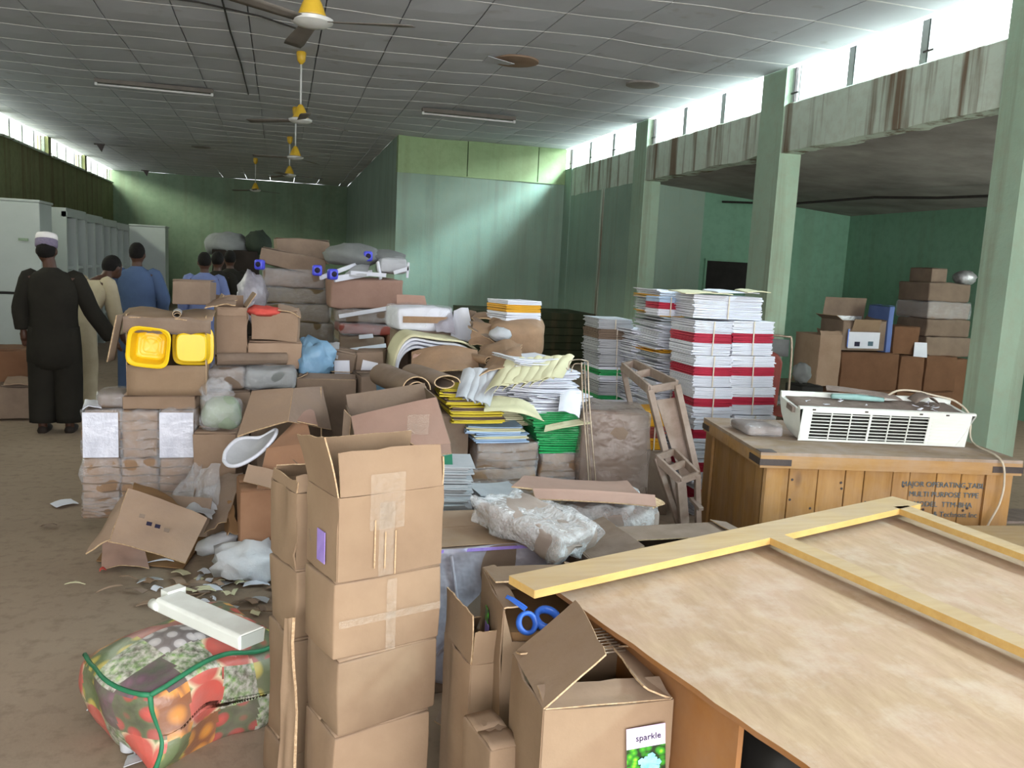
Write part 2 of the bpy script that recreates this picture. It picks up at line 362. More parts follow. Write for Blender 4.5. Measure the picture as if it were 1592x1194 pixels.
# right side: beam, pillars, wall behind the last bay
def rag(x,a,b,z0,z1,th,name,mat,seed):
    """long beam with a ragged lower edge and lumpy sill"""
    mb=MB(); n=int((b-a)/.12)
    ring=[]
    for i in range(n+1):
        y=a+(b-a)*i/n; dz=.025*noise.noise(Vector((y*2.1,seed,0)))+.012*noise.noise(Vector((y*9,seed,3))); dt=.012*noise.noise(Vector((y*7,seed,9)))
        ring.append([(x,y,z0+dz),(x+th,y,z0+dz*.5),(x+th,y,z1),(x+.02,y,z1+dt),(x,y,z1+dt-.015)])
    vs=[p for r in ring for p in r]; m=5
    fs=[(i*m+k,i*m+(k+1)%m,(i+1)*m+(k+1)%m,(i+1)*m+k) for i in range(n) for k in range(m)]
    fs+=[tuple(range(m-1,-1,-1)),tuple(range(n*m,n*m+m))]
    mb.add(vs,fs); return struct(mb,name,mat)
rag(XR,Y0,15.2,ZB,ZSILL,.25,'trim_1','wall_beam',1)['label']='green painted beam with brown water streaks under the right windows'
PY=[(1.72,2.08),(5.10,5.38),(8.30,8.76),(11.86,12.30)]
for i,(a,b) in enumerate(PY):
    mb=MB(); mb.box((XR-.015,a,0),(XR+.25,b,ZC)); o=struct(mb,'pillar','pillar'); o['label']='green painted square concrete pillar'
mb=MB(); mb.box((XR+.003,12.30,0),(XR+.25,15.22,ZB+.03)); struct(mb,'wall_right','wall')
mb=MB(); mb.box((XR-.012,13.5,0),(XR+.01,13.62,ZB)); struct(mb,'trim_2','wall_beam')
mb=MB(); mb.box((XR-.01,15.22,0),(XR+.27,15.61,ZSILL)); struct(mb,'trim_3','wall')
mb=MB(); mb.box((XR,Y0,0),(XR+.25,1.72,ZB)); struct(mb,'wall_right_near','wall')
# annex beyond the pillars
mb=MB(); mb.prism([(XR+.2,ZB+.0),(9.2,2.68),(9.2,2.85),(XR+.2,ZB+.15)],1,Y0,12.3); struct(mb,'ceiling_annex','slab')
mb=MB(); mb.box((XR+.24,12.1,0),(6.35,12.3,3.0)); struct(mb,'wall_annex_near','wall')
mb=MB(); mb.box((6.35,12.1,0),(9.2,12.4,3.0)); struct(mb,'wall_annex_far','wall_annex')
mb=MB(); mb.box((9.0,Y0,0),(9.2,12.2,3.0)); struct(mb,'wall_annex_right','wall_annex')
mb=MB(); mb.box((XR+.2,Y0-.2,0),(9.2,Y0,3.0)); struct(mb,'wall_annex_back','wall_annex')
mb=MB(); mb.tube([(6.6,12.0,2.76),(7.1,11.0,2.70),(7.4,9.5,2.72),(7.6,8.6,2.67),(8.0,7.0,2.65)],.018,6); tag(mb.build('ceiling_conduit','wire'),'dark cable run sagging along the annex ceiling','cable')
# no window in the annex walls; an added lamp lights the annex
# back wall with the wide entrance behind the photographer
mb=MB(); mb.box((XL,Y0-.2,0),(-3.4,Y0,ZC)); mb.box((4.6,Y0-.2,0),(XR,Y0,ZC)); mb.box((-3.4,Y0-.2,3.1),(4.6,Y0,ZC)); struct(mb,'wall_back','wall')
# ---- ceiling
def sag(x,y):
    e=min(1,(x-XL)/1.2,(XR-x)/1.2); e=max(0,e)
    return ZC+.0+e*(.030*noise.noise(Vector((x*.55,y*.45,1)))*1.6+.018*noise.noise(Vector((x*1.4,y*1.2,7))))
cr=MB().box((XL-.2,Y0,ZC+.16),(XR+.3,YF+.2,ZC+.24)).build('ceiling','ceil'); cr['kind']='structure'; cr['label']='stained ceiling boards with white cover strips'
T=.69; YST=7.5-T*8; rows=int((YF-YST)/T)+1; xs=[XR-.02-T*k for k in range(15)]+[XL]
cells=[]
for r in range(rows):
    ya=YST+T*r; yb=min(ya+T,YF)
    for k in range(15): 
        if yb-ya>.1: cells.append((ya,yb,xs[k+1],xs[k]))
vis=sorted([c for c in cells if c[0]>6.4],key=lambda c:c[0]); seen=set(vis[:300]); rest=MB()
random.seed(5)
for c in cells:
    ya,yb,xa,xb=c; dz=random.uniform(-.001,.001); tl=random.uniform(-.002,.002)
    # sloping recess side: no panels over the solid block beyond the recess wall
    if xa>XS+.1 and ya>YR: continue
    if xb>XS and ya>YR: xb=XS
    if yb>YR and xa>XS and ya<YR: yb=YR
    fn=lambda u,v: (xa+.006+(xb-xa-.012)*u, ya+.001+(yb-ya-.002)*v, sag(xa+(xb-xa)*u,ya+(yb-ya)*v)+dz+tl*(u-.5)-.010*(1-(2*u-1)**2)*(1-(2*v-1)**2))
    if c in seen: MB().slab(fn,3,2,.012).build('ceiling_panel','ceil',cr)
    else: rest.slab(fn,2,1,.012)
o=rest.build('ceiling_panels_beyond','ceil',cr); o['kind']='stuff'
for r in range(rows):
    y=YST+T*r
    if y>YF: break
    xb=XR if y<YR else XS
    def fn(u,v): 
        x=XL+(xb-XL)*u; return (x,y-.009+.018*v,sag(x,y)-.0075)
    MB().slab(fn,44 if y<20 else 24,1,.003).build('cover_strip','strip',cr)
for x,n in ((xs[4],0),(xs[9],0)):
    pass
# ---- clerestory windows
def clerestory(x,ya,yb,n,seed,side,name):
    rnd=random.Random(seed); root=empty(name,(x,(ya+yb)/2,ZSILL),kind='structure',label='overexposed high window with thin louvre frames')
    def B(n_,lo,hi,mat): MB().box([lo[0]-x,lo[1]-(ya+yb)/2,lo[2]-ZSILL],[hi[0]-x,hi[1]-(ya+yb)/2,hi[2]-ZSILL]).build(n_,mat,root)
    L=(yb-ya)
    for k in range(n+1):
        y=ya+L*k/n; w=.05 if 0<k<n else .02
        B('mullion',(x-.03,y-w,ZSILL-.03),(x+.05,y+w,ZC),'white_metal')
    for k in range(n):
        y=ya+L*(k+.97)/n
        B('louvre_bar',(x-.03,y-.012,ZSILL-.02),(x+.0,y-.002,ZC),'iron')
        if rnd.random()<.8: B('louvre_clip',(x-.05,y-.10,ZSILL+.10),(x-.035,y+.02,ZSILL+.115),'iron')
    B('window_frame',(x-.03,yb-.14,ZSILL),(x-.01,yb-.125,ZC),'white_metal')
    B('window_sill',(x-.01,ya,ZSILL-.03),(x+.16,yb,ZSILL+.004),'wall_beam')
    B('glass_pane',(x+.04,yb-L/n*.25,ZSILL),(x+.045,yb-.02,ZC-.03),'paneglass')
    return root
t=NT('frosted_louvre_glass'); t.b.inputs['Alpha'].default_value=.35; M['paneglass']=t.fin(lin('b9cfc0'),.2,.5)
for i,(a,b) in enumerate(((2.08,5.10),(5.38,8.30),(8.76,11.86),(12.30,15.58))): clerestory(XR+.1,a,b,3,i,1,'window_%d'%(i+1))
lb=[17.2-4.0*3,17.2-4.0*2,17.2-4.0,17.2,20.6,24.0,27.6]
lb=[5.6,9.6,13.4,17.0,20.5,24.0,27.6]
for i in range(len(lb)-1):
    clerestory(XL-.1,lb[i]+.12,lb[i+1]-.12,4,20+i,-1,'window_%d'%(i+5))
    struct(MB().box((XL-.2,lb[i]-.12,ZSILL-.03),(XL+.02,lb[i]+.12,ZC)),'trim_%d'%(i+4),'wall_left')
struct(MB().box((XL-.2,Y0,ZSILL-.03),(XL,5.5,ZC)),'wall_left_upper','wall_left')
rnd=random.Random(3); mb=MB()
for k in range(150):   # ragged mortar lumps on the left sill
    y=6+21.6*k/150; h=rnd.uniform(.01,.06); mb.box((XL-.1,y,ZSILL-.04),(XL+.012,y+.10,ZSILL-.03+h))
struct(mb,'trim_20','wall_left')
# dark notice board in annex wall
d=W(1100,405,Y=12.05); e=W(1160,452,Y=12.05)
o=empty('notice_board',(d.x,12.075,e.z),label='dark rectangular opening with frame on the wall left of the second pillar',cat='wall board')
MB().box((0,0,0),(e.x-d.x,.02,d.z-e.z)).build('dark_panel','dark',o)
mb=MB(); w_=e.x-d.x; h_=d.z-e.z
for lo,hi in (((-.03,-.02,-.03),(w_+.03,.03,0)),((-.03,-.02,h_),(w_+.03,.03,h_+.03)),((-.03,-.02,0),(0,.03,h_)),((w_,-.02,0),(w_+.03,.03,h_))): mb.box(lo,hi)
mb.build('frame','wall_annex',o)
# dado / dark board bench along the recess wall
rb=empty('stacked_boards',(4.4,14.0,0),label='long low pile of dark olive boards against the recess wall',cat='board pile')
for k in range(7):
    off=.03*math.sin(k*2.1); MB().box((-1.4+off,-.55-off,k*.125+.004),(.78+off,.9,k*.125+.121)).build('board','dado',rb)
# ---- ceiling fittings
def fan(x,y,zm,ang,label,wires=False):
    o=empty('ceiling_fan',(x,y,zm),(0,0,ang),label,'fan','ceiling fans hanging in a line')
    r=MB().lathe([(0.0,.0),(.02,0),(.09,.012),(.125,.03),(.13,.05),(.10,.062)],28).build('motor_housing','fan_white',o,True); smooth_angle(r)
    r=MB().lathe([(.085,.06),(.085,.075),(.06,.14),(.035,.19),(.02,.21)],20).build('lower_canopy','fan_yellow',o,True)
    MB().tube([(0,0,.19),(0,0,ZC-zm-.06)],.011,8).build('down_rod','fan_white',o,True)
    r=MB().lathe([(.014,ZC-zm-.15),(.045,ZC-zm-.11),(.055,ZC-zm-.03),(.04,ZC-zm-.005)],16).build('upper_canopy','fan_yellow',o,True)
    for k in range(3):
        a=2*PI*k/3; mx=Matrix.Rotation(a,4,'Z')
        mb=MB(); mb.slab(lambda u,v:(.11+.52*u,(-.045-.02*u+(.09+.04*u)*v)*(1 if u<.97 else .85),.035+.018*(v-.5)-.01*u),6,3,.004,mx=mx)
        mb.build('blade','fan_blade',o,True)
    return o
p=W(485,42,Y=5.9)
FANS=[(5.55,485,38,-.35,'nearest yellow and white ceiling fan at top centre'),(10.05,467,190,.6,'second ceiling fan from the front with yellow canopies'),(13.75,459,247,1.0,'third ceiling fan from the front in the middle line'),(17.1,450,274,.1,'fourth ceiling fan from the front in the middle line'),(21.4,397,297,.5,'far small ceiling fan left of the main line near the far wall')]
for y,px,py,a,lb_ in FANS:
    q=W(px,py,Y=y); fan(q.x,y,q.z-.02,a,lb_)
def tube_light(xa,xb,y,label):
    o=empty('tube_light_fitting',((xa+xb)/2,y,ZC-.05),label=label,cat='ceiling light'); L=xb-xa
    MB().prism([(-.06,.03),(.06,.03),(.035,-.02),(-.035,-.02)],0,-L/2,L/2).build('batten_body','fan_blade',o)
    MB().tube([(-L/2+.03,0,-.045),(L/2-.03,0,-.045)],.013,8).build('tube','strip',o,True)
    for s in (-1,1): MB().cbox((s*(L/2-.015),0,-.035),(.03,.035,.05)).build('lamp_holder','fan_white',o)
tube_light(1.98,3.40,12.7,'dusty tube light fitting on ceiling right of the fans')
tube_light(-2.44,-.93,12.9,'dusty tube light fitting on ceiling left of the fans')
def ceil_disc(x,y,r,label,broken=False):
    o=empty('ceiling_rose' if not broken else 'broken_ceiling_light',(x,y,sag(x,y)-.03),label=label,cat='ceiling fitting')
    smooth_angle(MB().lathe([(r*.3,-.01),(r*.8,-.008),(r,.0),(r,.02)],24).build('rim','card_mid' if broken else 'slab',o))
    if broken: MB().slab(lambda u,v:(-.34+.3*u,-.12+.3*v,.0-.05*u*(1-v)),3,3,.006).build('hanging_board','ceil',o)
ceil_disc(2.5,9.45,.26,'brown broken round light fitting on the ceiling with a loose board',True)
ceil_disc(-1.69,20.0,.2,'small dark round fitting on the far part of the ceiling')
ceil_disc(4.15,9.7,.2,'faint brown round fitting on ceiling near right windows')
for x,y,l in ((-3.9,20.9,'nearer black hook hanging from the ceiling above the cupboards'),(-3.8,26.8,'farther black hook hanging at the far wall')):
    o=empty('ceiling_hook',(x,y,ZC-.02),label=l,cat='hook')
    MB().box((-.09,-.03,-.02),(.12,.03,.0)).build('plate','iron',o); MB().prism([(-.05,0),(.12,0),(.06,-.17)],1,-.02,.02).build('hook','iron',o)
for pts,l in ((( (-.53,7.8,0),(-.52,9.5,0),(-.48,11.0,0),(-.46,12.9,0)),'black wire running lengthways along the ceiling seam'),(((-1.6,8.5,0),(-.75,8.6,0),(-.2,8.75,0),(.16,9.0,0)),'black wire crossing the ceiling toward the nearest fan')):
    mb=MB(); mb.tube([(x,y,sag(x,y)-.03) for x,y,z in pts],.009,6); tag(mb.build('ceiling_wire','wire'),l,'wire')
# ================================================================ OBJECT BUILDERS
RND=random.Random(11); SEED=[0]
def sd(): SEED[0]+=1; return SEED[0]
def patch(parent,name,mat,w,h,loc,rot=(0,0,0),th=.0015,curl=0):
    """flat sticker / label / tape piece standing in the local xz plane"""
    return MB().slab(lambda u,v:((u-.5)*w,-curl*(4*(u-.5)**2),(v-.5)*h),6 if curl else 1,1,th).build(name,mat,parent,False,loc,rot)
def carton(label,loc,dims,rz=0,rx=0,ry=0,mat='card',flaps=None,tape=False,group=None,amp=.004,name='cardboard_box',cat='cardboard box',inner='card_in',th=.005,bulge=.004,fcut=0):
    """dims w,d,h ; flaps {'f','b','l','r': (angle, length)} -> open carton ; angles: 0 closed, 90 upright, 180 out, 250 hanging"""
    w,d,h=dims; s=sd(); R=math.radians
    if mat=='card' and loc[1]>3.6: mat='card_mid'
    o=empty(name,loc,(R(rx),R(ry),R(rz)),label,cat,group)
    if flaps is None:
        rbox(w,d,h,.006,5,amp,5,s,bulge).build('body',mat,o,True)
        mb=MB(); g=.002
        for sgn in (-1,1):
            a,b=(-d/2,-g) if sgn<0 else (g,d/2)
            mb.slab(lambda u,v:(-w/2+.004+(w-.008)*u,a+(b-a)*v,h+.004+.004*noise.noise(Vector((u*3,v*3,s*2.1+sgn)))+(.004*(1-abs(2*v-1)))),5,3,.003)
        mb.build('lid_flap',mat,o,True)
    else:
        mb=MB()
        def wall(p0,p1,nrm,cut=0):
            mb.slab(lambda u,v:(p0[0]+(p1[0]-p0[0])*u+nrm[0]*(bulge*4*u*(1-u)+amp*noise.noise(Vector((u*3,v*3,s)))),p0[1]+(p1[1]-p0[1])*u+nrm[1]*(bulge*4*u*(1-u)+amp*noise.noise(Vector((u*3,v*3,s+4)))),h*v*(1-cut*(1 if .02<u<.98 else 0)+.02*cut*math.sin(u*23))),12 if cut else 6,5,th)
        wall((-w/2,-d/2),(w/2,-d/2),(0,-1),fcut); wall((w/2,-d/2),(w/2,d/2),(1,0)); wall((w/2,d/2),(-w/2,d/2),(0,1)); wall((-w/2,d/2),(-w/2,-d/2),(-1,0))
        mb.slab(lambda u,v:(-w/2+w*u,-d/2+d*v,.004),1,1,th)
        mb.build('body',mat,o,True); smooth_angle(o.children[-1],50)
        for k,spec in flaps.items():
            a,L=spec[0],spec[1]; skew=spec[2] if len(spec)>2 else 0; ca,sa=math.cos(R(a)),math.sin(R(a))
            p0,p1,inw={'f':((-w/2,-d/2),(w/2,-d/2),(0,1)),'b':((w/2,d/2),(-w/2,d/2),(0,-1)),'l':((-w/2,d/2),(-w/2,-d/2),(1,0)),'r':((w/2,-d/2),(w/2,d/2),(-1,0))}[k]
            q=RND.uniform(0,50)
            def fn(u,v,p0=p0,p1=p1,inw=inw,ca=ca,sa=sa,L=L,q=q,skew=skew):
                t_=.012+.976*u; e=.006*noise.noise(Vector((u*6,q,0))) if v>.99 else 0
                x=p0[0]+(p1[0]-p0[0])*t_; y=p0[1]+(p1[1]-p0[1])*t_; r=(L+e+skew*(u-.5))*v; bend=.10*L*v*v*math.sin(q)
                return (x+inw[0]*(r*ca-bend*sa),y+inw[1]*(r*ca-bend*sa),h+r*sa+bend*ca+.003*noise.noise(Vector((u*3,v*3,q))))
            f=MB().slab(fn,8,5,th*.8,0,edge=1).build('flap',[mat,'card_edge'],o,True); smooth_angle(f,50)
    if tape: patch(o,'tape','tape',tape if tape is not True else .05,h*.96,(0,-d/2-.006-bulge,h/2))
    return o
def quad(name,label,cat,c,mat,th=.004,curl=0,amp=.006,n=8,edge=None,group=None,parts=None,freq=3,torn=0):
    """bent sheet through four room points c00,c10,c11,c01"""
    c=[Vector(p) for p in c]; cen=sum(c,Vector())/4
    if mat=='card' and cen.y>3.6: mat='card_mid'
    c=[p-cen for p in c]
    nn=(c[1]-c[0]).cross(c[3]-c[0]).normalized(); s=sd()
    def fn(u,v):
        if torn: 
            u=.5+(u-.5)*(1+torn*noise.noise(Vector((v*5,s,1)))*(abs(u-.5)*2)); v=.5+(v-.5)*(1+torn*noise.noise(Vector((u*5,s,2)))*(abs(v-.5)*2))
        p=c[0]*(1-u)*(1-v)+c[1]*u*(1-v)+c[2]*u*v+c[3]*(1-u)*v
        return p+nn*(curl*(1-(2*u-1)**2)+amp*noise.noise(Vector((u*freq,v*freq,s*1.3))))
    o=MB().slab(fn,n,n,th,0,edge=1 if edge else None).build(name,[mat,edge] if edge else mat,None,True,cen); smooth_angle(o,50)
    return tag(o,label,cat,group)
def pages(parent,w,d,z0,z1,mat,th=.006,jit=.006,rj=1.5,name='pages',bend=0,fan=0):
    mb=MB(); n=max(2,int((z1-z0)/th)); t_=(z1-z0)/n
    for i in range(n):
        mx=Matrix.Translation((RND.uniform(-jit,jit)+fan*(i/n-.5),RND.uniform(-jit,jit),z0+t_*i))@Matrix.Rotation(math.radians(RND.uniform(-rj,rj)),4,'Z')
        ww=w*(1-RND.uniform(0,.03)); lift=RND.uniform(.0,.5)*t_+bend*RND.uniform(.6,1)*(i/n)
        mb.slab(lambda u,v:((u-.5)*ww,(v-.5)*d,t_*.45+lift*((2*u-1)**2)*(1 if u<.5 else .6)),4,1,t_*.8,mx=mx)
    o=mb.build(name,mat,parent); o['kind']='stuff'; return o
def booklets(label,loc,dims,zones,rz=0,jit=.006,group=None,strap=True,fan=0,bend=0,name='booklet_bundle',cat='book bundle',th=.007):
    w,d,h=dims; o=empty(name,loc,(RND.uniform(-.012,.012),RND.uniform(-.012,.012),math.radians(rz)),label,cat,group); z=0
    for fr,mat in zones:
        nm={'red':'red_covers','green':'green_covers','gold':'gold_covers','yellow':'yellow_covers'}.get(mat,'pages')
        pages(o,w,d,z,z+h*fr,mat,th,jit,1.5,nm,bend,fan); z+=h*fr
    if strap:
        MB().box((-.004,-d/2-.009,0),(.004,-d/2-.006,h)).build('strap','cable',o)
    return o
def wrapped(label,loc,dims,mat='kraft',rz=0,rx=0,ry=0,film=True,labels=(),amp=.012,freq=6,r=.02,name='wrapped_bundle',cat='wrapped bundle',group=None,bulge=.008,layers=0,sag_=0,filmmat='film'):
    w,d,h=dims; s=sd(); R=math.radians; o=empty(name,loc,(R(rx),R(ry),R(rz)),label,cat,group)
    rbox(w,d,h,min(r,h*.35),7,amp,freq,s,bulge,0,sag_).build('wrapping',mat,o,True)
    if film: rbox(w+.016,d+.016,h+.008,min(r,h*.35),8,amp*1.6,freq*1.6,s+.37,bulge,0,sag_).build('plastic_film',filmmat,o,True)
    for (x,z,ww,hh,m) in labels: patch(o,'paper_label',m,ww,hh,(x,-d/2-.012-bulge-amp*.5,z))
    if layers:
        mb=MB()
        for k in range(1,layers): mb.slab(lambda u,v:(-w/2-.004+(w+.008)*u,-d/2-bulge-.004-amp*.4*math.sin(u*9+k),h*k/layers-.003+.006*v+.004*math.sin(u*7+k)),8,1,.004)
        mb.build('layer_seam','kraft' if mat!='kraft' else 'card_dull',o)
    return o
def blob(name,label,cat,loc,r,mat,amp=.03,freq=3,rot=(0,0,0),group=None,n=22,flat=.0):
    s=sd(); vs=[];fs=[]; m=n//2
    for i in range(1,m):
        th=PI*i/m
        for k in range(n):
            d=Vector((math.sin(th)*math.cos(2*PI*k/n),math.sin(th)*math.sin(2*PI*k/n),math.cos(th)))
            q=1+amp*3*noise.noise(d*freq+Vector((s,0,0)))+amp*1.2*noise.noise(d*freq*3+Vector((0,s,0)))
            z=d.z*r[2]*q
            if flat and z<-r[2]*flat: z=-r[2]*flat
            vs.append((d.x*r[0]*q,d.y*r[1]*q,z))
    for i in range(m-2):
        for k in range(n): fs.append((i*n+k,(i+1)*n+k,(i+1)*n+(k+1)%n,i*n+(k+1)%n))
    fs+=[tuple(range(n)),tuple(range((m-1)*n-1,(m-2)*n-1,-1))]
    o=MB().add(vs,fs).build(name,mat,None,True,loc,rot); return tag(o,label,cat,group)
def onto(x0,y0,x1,y1,Y,d):
    """front() plus depth -> (base location, dims)"""
    cx,zb,w,h=front(x0,y0,x1,y1,Y); return (cx,Y+d/2,max(zb,0)),(w,d,h+min(zb,0))
def spiral_roll(label,loc,rz,L,r0,turns,mat='card_dull',squash=1,th=.006,name='cardboard_roll'):
    """rolled sheet whose axis is local y, end facing -y"""
    N=int(turns*22)
    def fn(u,v):
        a=u*turns*2*PI; r=r0*(1-.5*u)+.004*math.sin(a*1.3); return (r*math.cos(a),v*L,r*squash*math.sin(a)+r0*squash)
    o=MB().slab(fn,N,2,th,0,edge=1).build(name,[mat,'card_edge'],None,True,loc,(0,0,math.radians(rz))); smooth_angle(o,50); return tag(o,label,'cardboard roll')
# ================================================================ FOREGROUND
# -- tower of cartons in the front middle
R20=20.0; c20,s20=math.cos(math.radians(R20)),math.sin(math.radians(R20))
P1=W(527,775,Y=2.1)      # near top edge of the topmost carton
tw,td=.305,.20
def towerpos(e,zb,ox=0,oy=0):  # e = near-left corner
    return (e.x+ox+c20*tw/2-s20*td/2,e.y+oy+s20*tw/2+c20*td/2,zb)
zt=P1.z; hh=.222
top=carton('topmost open carton of front tower, taped front flap upright with a drip stain',towerpos(P1,zt-hh),(tw,td,hh),R20,flaps={'f':(84,.115),'b':(80,.12),'l':(100,.15,.03),'r':(95,.08)},mat='card',amp=.006)
patch(top,'tape','tape',.10,.15,(-.02,-td/2-.012,hh-.02)); patch(top,'tape','tape',.045,.20,(-.02,-td/2-.011,hh*.45))
for x,z,h_ in ((-.055,.09,.13),(-.025,.07,.10),(.005,.06,.12)): patch(top,'drip_stain','card_edge',.004,h_,(x,-td/2-.0135,z),th=.001)
# side label on the left face (flower picture label seen edge-on)
lab=MB().slab(lambda u,v:(0,(.5-u)*.05,(v-.5)*.085),1,1,.002).build('side_label','label_violet' if 'label_violet' in M else 'paper',top,False,(-tw/2-.012,-.02,.075))
zb=zt-hh
names=['second carton from the top of front tower with cross-shaped tape seam','third carton from the top of front tower, plain with soft edges','lowest visible carton of the front tower at the picture bottom']
hs=[.215,.215,zb-.43]
for i,(l,h_) in enumerate(zip(names,hs)):
    zb-=h_; b=carton(l,towerpos(P1,zb,-.003*i+(.006 if i==1 else 0),.004*i),(tw-.012*i+.01,td,h_-.008),R20+(-1,1,0)[i],tape=(.028 if i==0 else False),amp=.007,bulge=.008)
    if i==0: patch(b,'tape','tape',tw*.98,.02,(0,-td/2-.017,h_*.48))
# -- second tower of worn cartons behind its left side
P2=W(462,765,Y=2.36); zb=P2.z
for i,(l,yb) in enumerate((('top worn carton of the narrow stack at the left of the front tower',888),('second worn carton of the narrow stack left of the front tower',998),('third worn carton of the narrow stack left of the front tower, bulging',1175),('bottom carton of the narrow stack left of the front tower',1400))):
    q=W(462,yb,Y=2.36); z1=zb; zb=max(0,q.z); h_=z1-zb
    carton(l,(P2.x-.004*i+c20*.10-s20*.1,P2.y+.012+s20*.10+c20*.1,zb),(.20,.20,h_-.008),R20,amp=.014,flaps={'f':(70,.05),'b':(60,.05),'l':(80,.03)} if i==0 else None)
for i,(x0,y0,x1,y1,x2,y2,x3,y3,Y) in enumerate(((440,1000,455,765,449,762,436,1003,2.28),(430,1194,441,1000,436,998,424,1194,2.22))):
    pass
quad('flattened_carton','creased flattened carton standing upright along the narrow stack','cardboard sheet',[W(428,1260,Y=2.26),W(462,1260,Y=2.2),W(458,960,Y=2.27),W(446,960,Y=2.3)],'card',.008,.0,.012,8,'card_edge')
quad('torn_flap_piece','tall torn cardboard flap standing between the two front towers','cardboard sheet',[W(483,840,Y=2.27),W(500,840,Y=2.22),W(494,684,Y=2.30),W(481,700,Y=2.33)],'card_dull',.005,.0,.01,8,'card_edge')
# -- carton with picture label (bottom right of centre)
t=NT('label_picture'); v=t.mapping('Object',(1,1,1)); vo=t.new('ShaderNodeTexVoronoi'); vo.inputs['Scale'].default_value=60; t.link(v,vo.inputs['Vector'])
col=t.ramp(vo.outputs['Distance'],[(.0,lin('a8e03a')),(.35,lin('3e9a2a')),(.7,lin('24331f'))]); M['leafprint']=t.fin(col,.3,.5)
M['flowerprint']=basic('blue_flower_print','a9dcf4','5fa8e0',40,.3,.5)
M['label_white']=basic('lilac_label_paper','f1e6f4','cdb0ec',9,.3,.5)
M['label_violet']=basic('violet_label_print','a58fd8','8f78c8',30,.3,.5)
lab.data.materials[0]=M['label_violet']
A=W(846,1104,Z=.66); B=W(1046,1087,Z=.66)
ang=math.degrees(math.atan2(B.y-A.y,B.x-A.x)); w_=(B-A).length
def local(o,p): return tuple(o.matrix_basis.inverted()@p)
cA,sA=math.cos(math.radians(ang)),math.sin(math.radians(ang)); dd=.27
sp=carton('open carton with flower picture label at bottom centre right',(A.x+cA*w_/2-sA*dd/2,A.y+sA*w_/2+cA*dd/2,.0),(w_,dd,.66),ang,flaps={'f':(12,.075),'l':(40,.19,-.02),'r':(20,.08),'b':(30,.05)},amp=.006,bulge=.006)
lx=w_/2-.062; lz=.66-.115
MB().slab(lambda u,v:((u-.5)*.092,0,(v-.5)*.13),1,1,.002).build('label','label_white',sp,False,(lx,-dd/2-.0145,lz),(0,-.08,0))
MB().slab(lambda u,v:((u-.5)*.092,0,(v-.5)*.082),1,1,.002).build('label_picture','leafprint',sp,False,(lx+.002,-dd/2-.0155,lz-.025),(0,-.08,0))
mb=MB()
for k in range(9):
    a=2*PI*k/9; r=.020 if k%2 else .026
    mb.add([(0,0,0),(r*math.cos(a-.4),-.0004*k,r*.85*math.sin(a-.4)),(r*1.15*math.cos(a),-.0004*k,r*math.sin(a)),(r*math.cos(a+.4),-.0004*k,r*.85*math.sin(a+.4))],[(0,1,2,3)])
mb.build('flower_print','flowerprint',sp,False,(lx+.008,-dd/2-.018,lz-.022))
def text(body,size,loc,rot,mat,parent,name='lettering',font_scale=1,extr=.0004):
    cu=bpy.data.curves.new(name,'FONT'); cu.body=body; cu.size=size; cu.extrude=extr; cu.align_x='CENTER'; cu.align_y='CENTER'; cu.resolution_u=3
    tmp=bpy.data.objects.new(name,cu); COL.objects.link(tmp); dg=bpy.context.evaluated_depsgraph_get(); me=bpy.data.meshes.new_from_object(tmp.evaluated_get(dg)); bpy.data.objects.remove(tmp)
    me.materials.clear(); me.materials.append(M[mat]); o=bpy.data.objects.new(name,me); COL.objects.link(o); o.parent=parent; o.location=loc; o.rotation_euler=rot; return o
text('sparkle',.021,(lx+.002,-dd/2-.017,lz+.040),(PI/2,-.08,0),'inkd',sp)
# -- taller carton behind it with blue rings
A2=W(784,948,Z=.70); B2=W(751,882,Z=.70)
d2=B2-A2; dl=d2.length; ang2=math.degrees(math.atan2(-d2.x,d2.y)); ca,sa=math.cos(math.radians(ang2)),math.sin(math.radians(ang2)); w2=.30
bk=carton('taller carton behind the labelled box with a violet side sticker and torn front',(A2.x+ca*w2/2-sa*dl/2,A2.y+sa*w2/2+ca*dl/2,0),(w2,dl,.70),ang2,fcut=.13,flaps={'b':(4,dl*.55),'l':(15,.04),'r':(12,.05)},mat='card',amp=.008)
st=MB().slab(lambda u,v:(0,(.5-u)*.05,(v-.5)*.05),1,1,.002).build('side_sticker','label_violet',bk,False,(-w2/2-.012,.0,.57)); 
MB().slab(lambda u,v:(0,(.5-u)*.04,(v-.5)*.04),1,1,.002).build('sticker_picture','leafprint',bk,False,(-w2/2-.012,.01,.615))
MB().box((-w2/2+.012,-dl/2+.012,.5),(w2/2-.012,dl/2-.012,.63)).build('packing_paper','card_in',bk)
def ring(label,loc,R_,r,rot,mat='blue_tub'):
    mb=MB(); n=24; m=8
    vs=[((R_+r*math.cos(2*PI*j/m))*math.cos(2*PI*i/n),(R_+r*math.cos(2*PI*j/m))*math.sin(2*PI*i/n),r*1.6*math.sin(2*PI*j/m)) for i in range(n) for j in range(m)]
    fs=[(i*m+j,((i+1)%n)*m+j,((i+1)%n)*m+(j+1)%m,i*m+(j+1)%m) for i in range(n) for j in range(m)]
    return tag(mb.add(vs,fs).build('plastic_ring',mat,None,True,loc,rot),label,'plastic ring')
q=W(866,960,Z=.68); ring('larger blue plastic ring in the torn carton under the batten end',(q.x-.01,q.y+.05,.655),.032,.009,(.5,.1,0))
q=W(822,966,Z=.68); ring('smaller blue plastic ring left of the other in the torn carton',(q.x+.01,q.y+.045,.655),.026,.007,(1.0,.5,0))
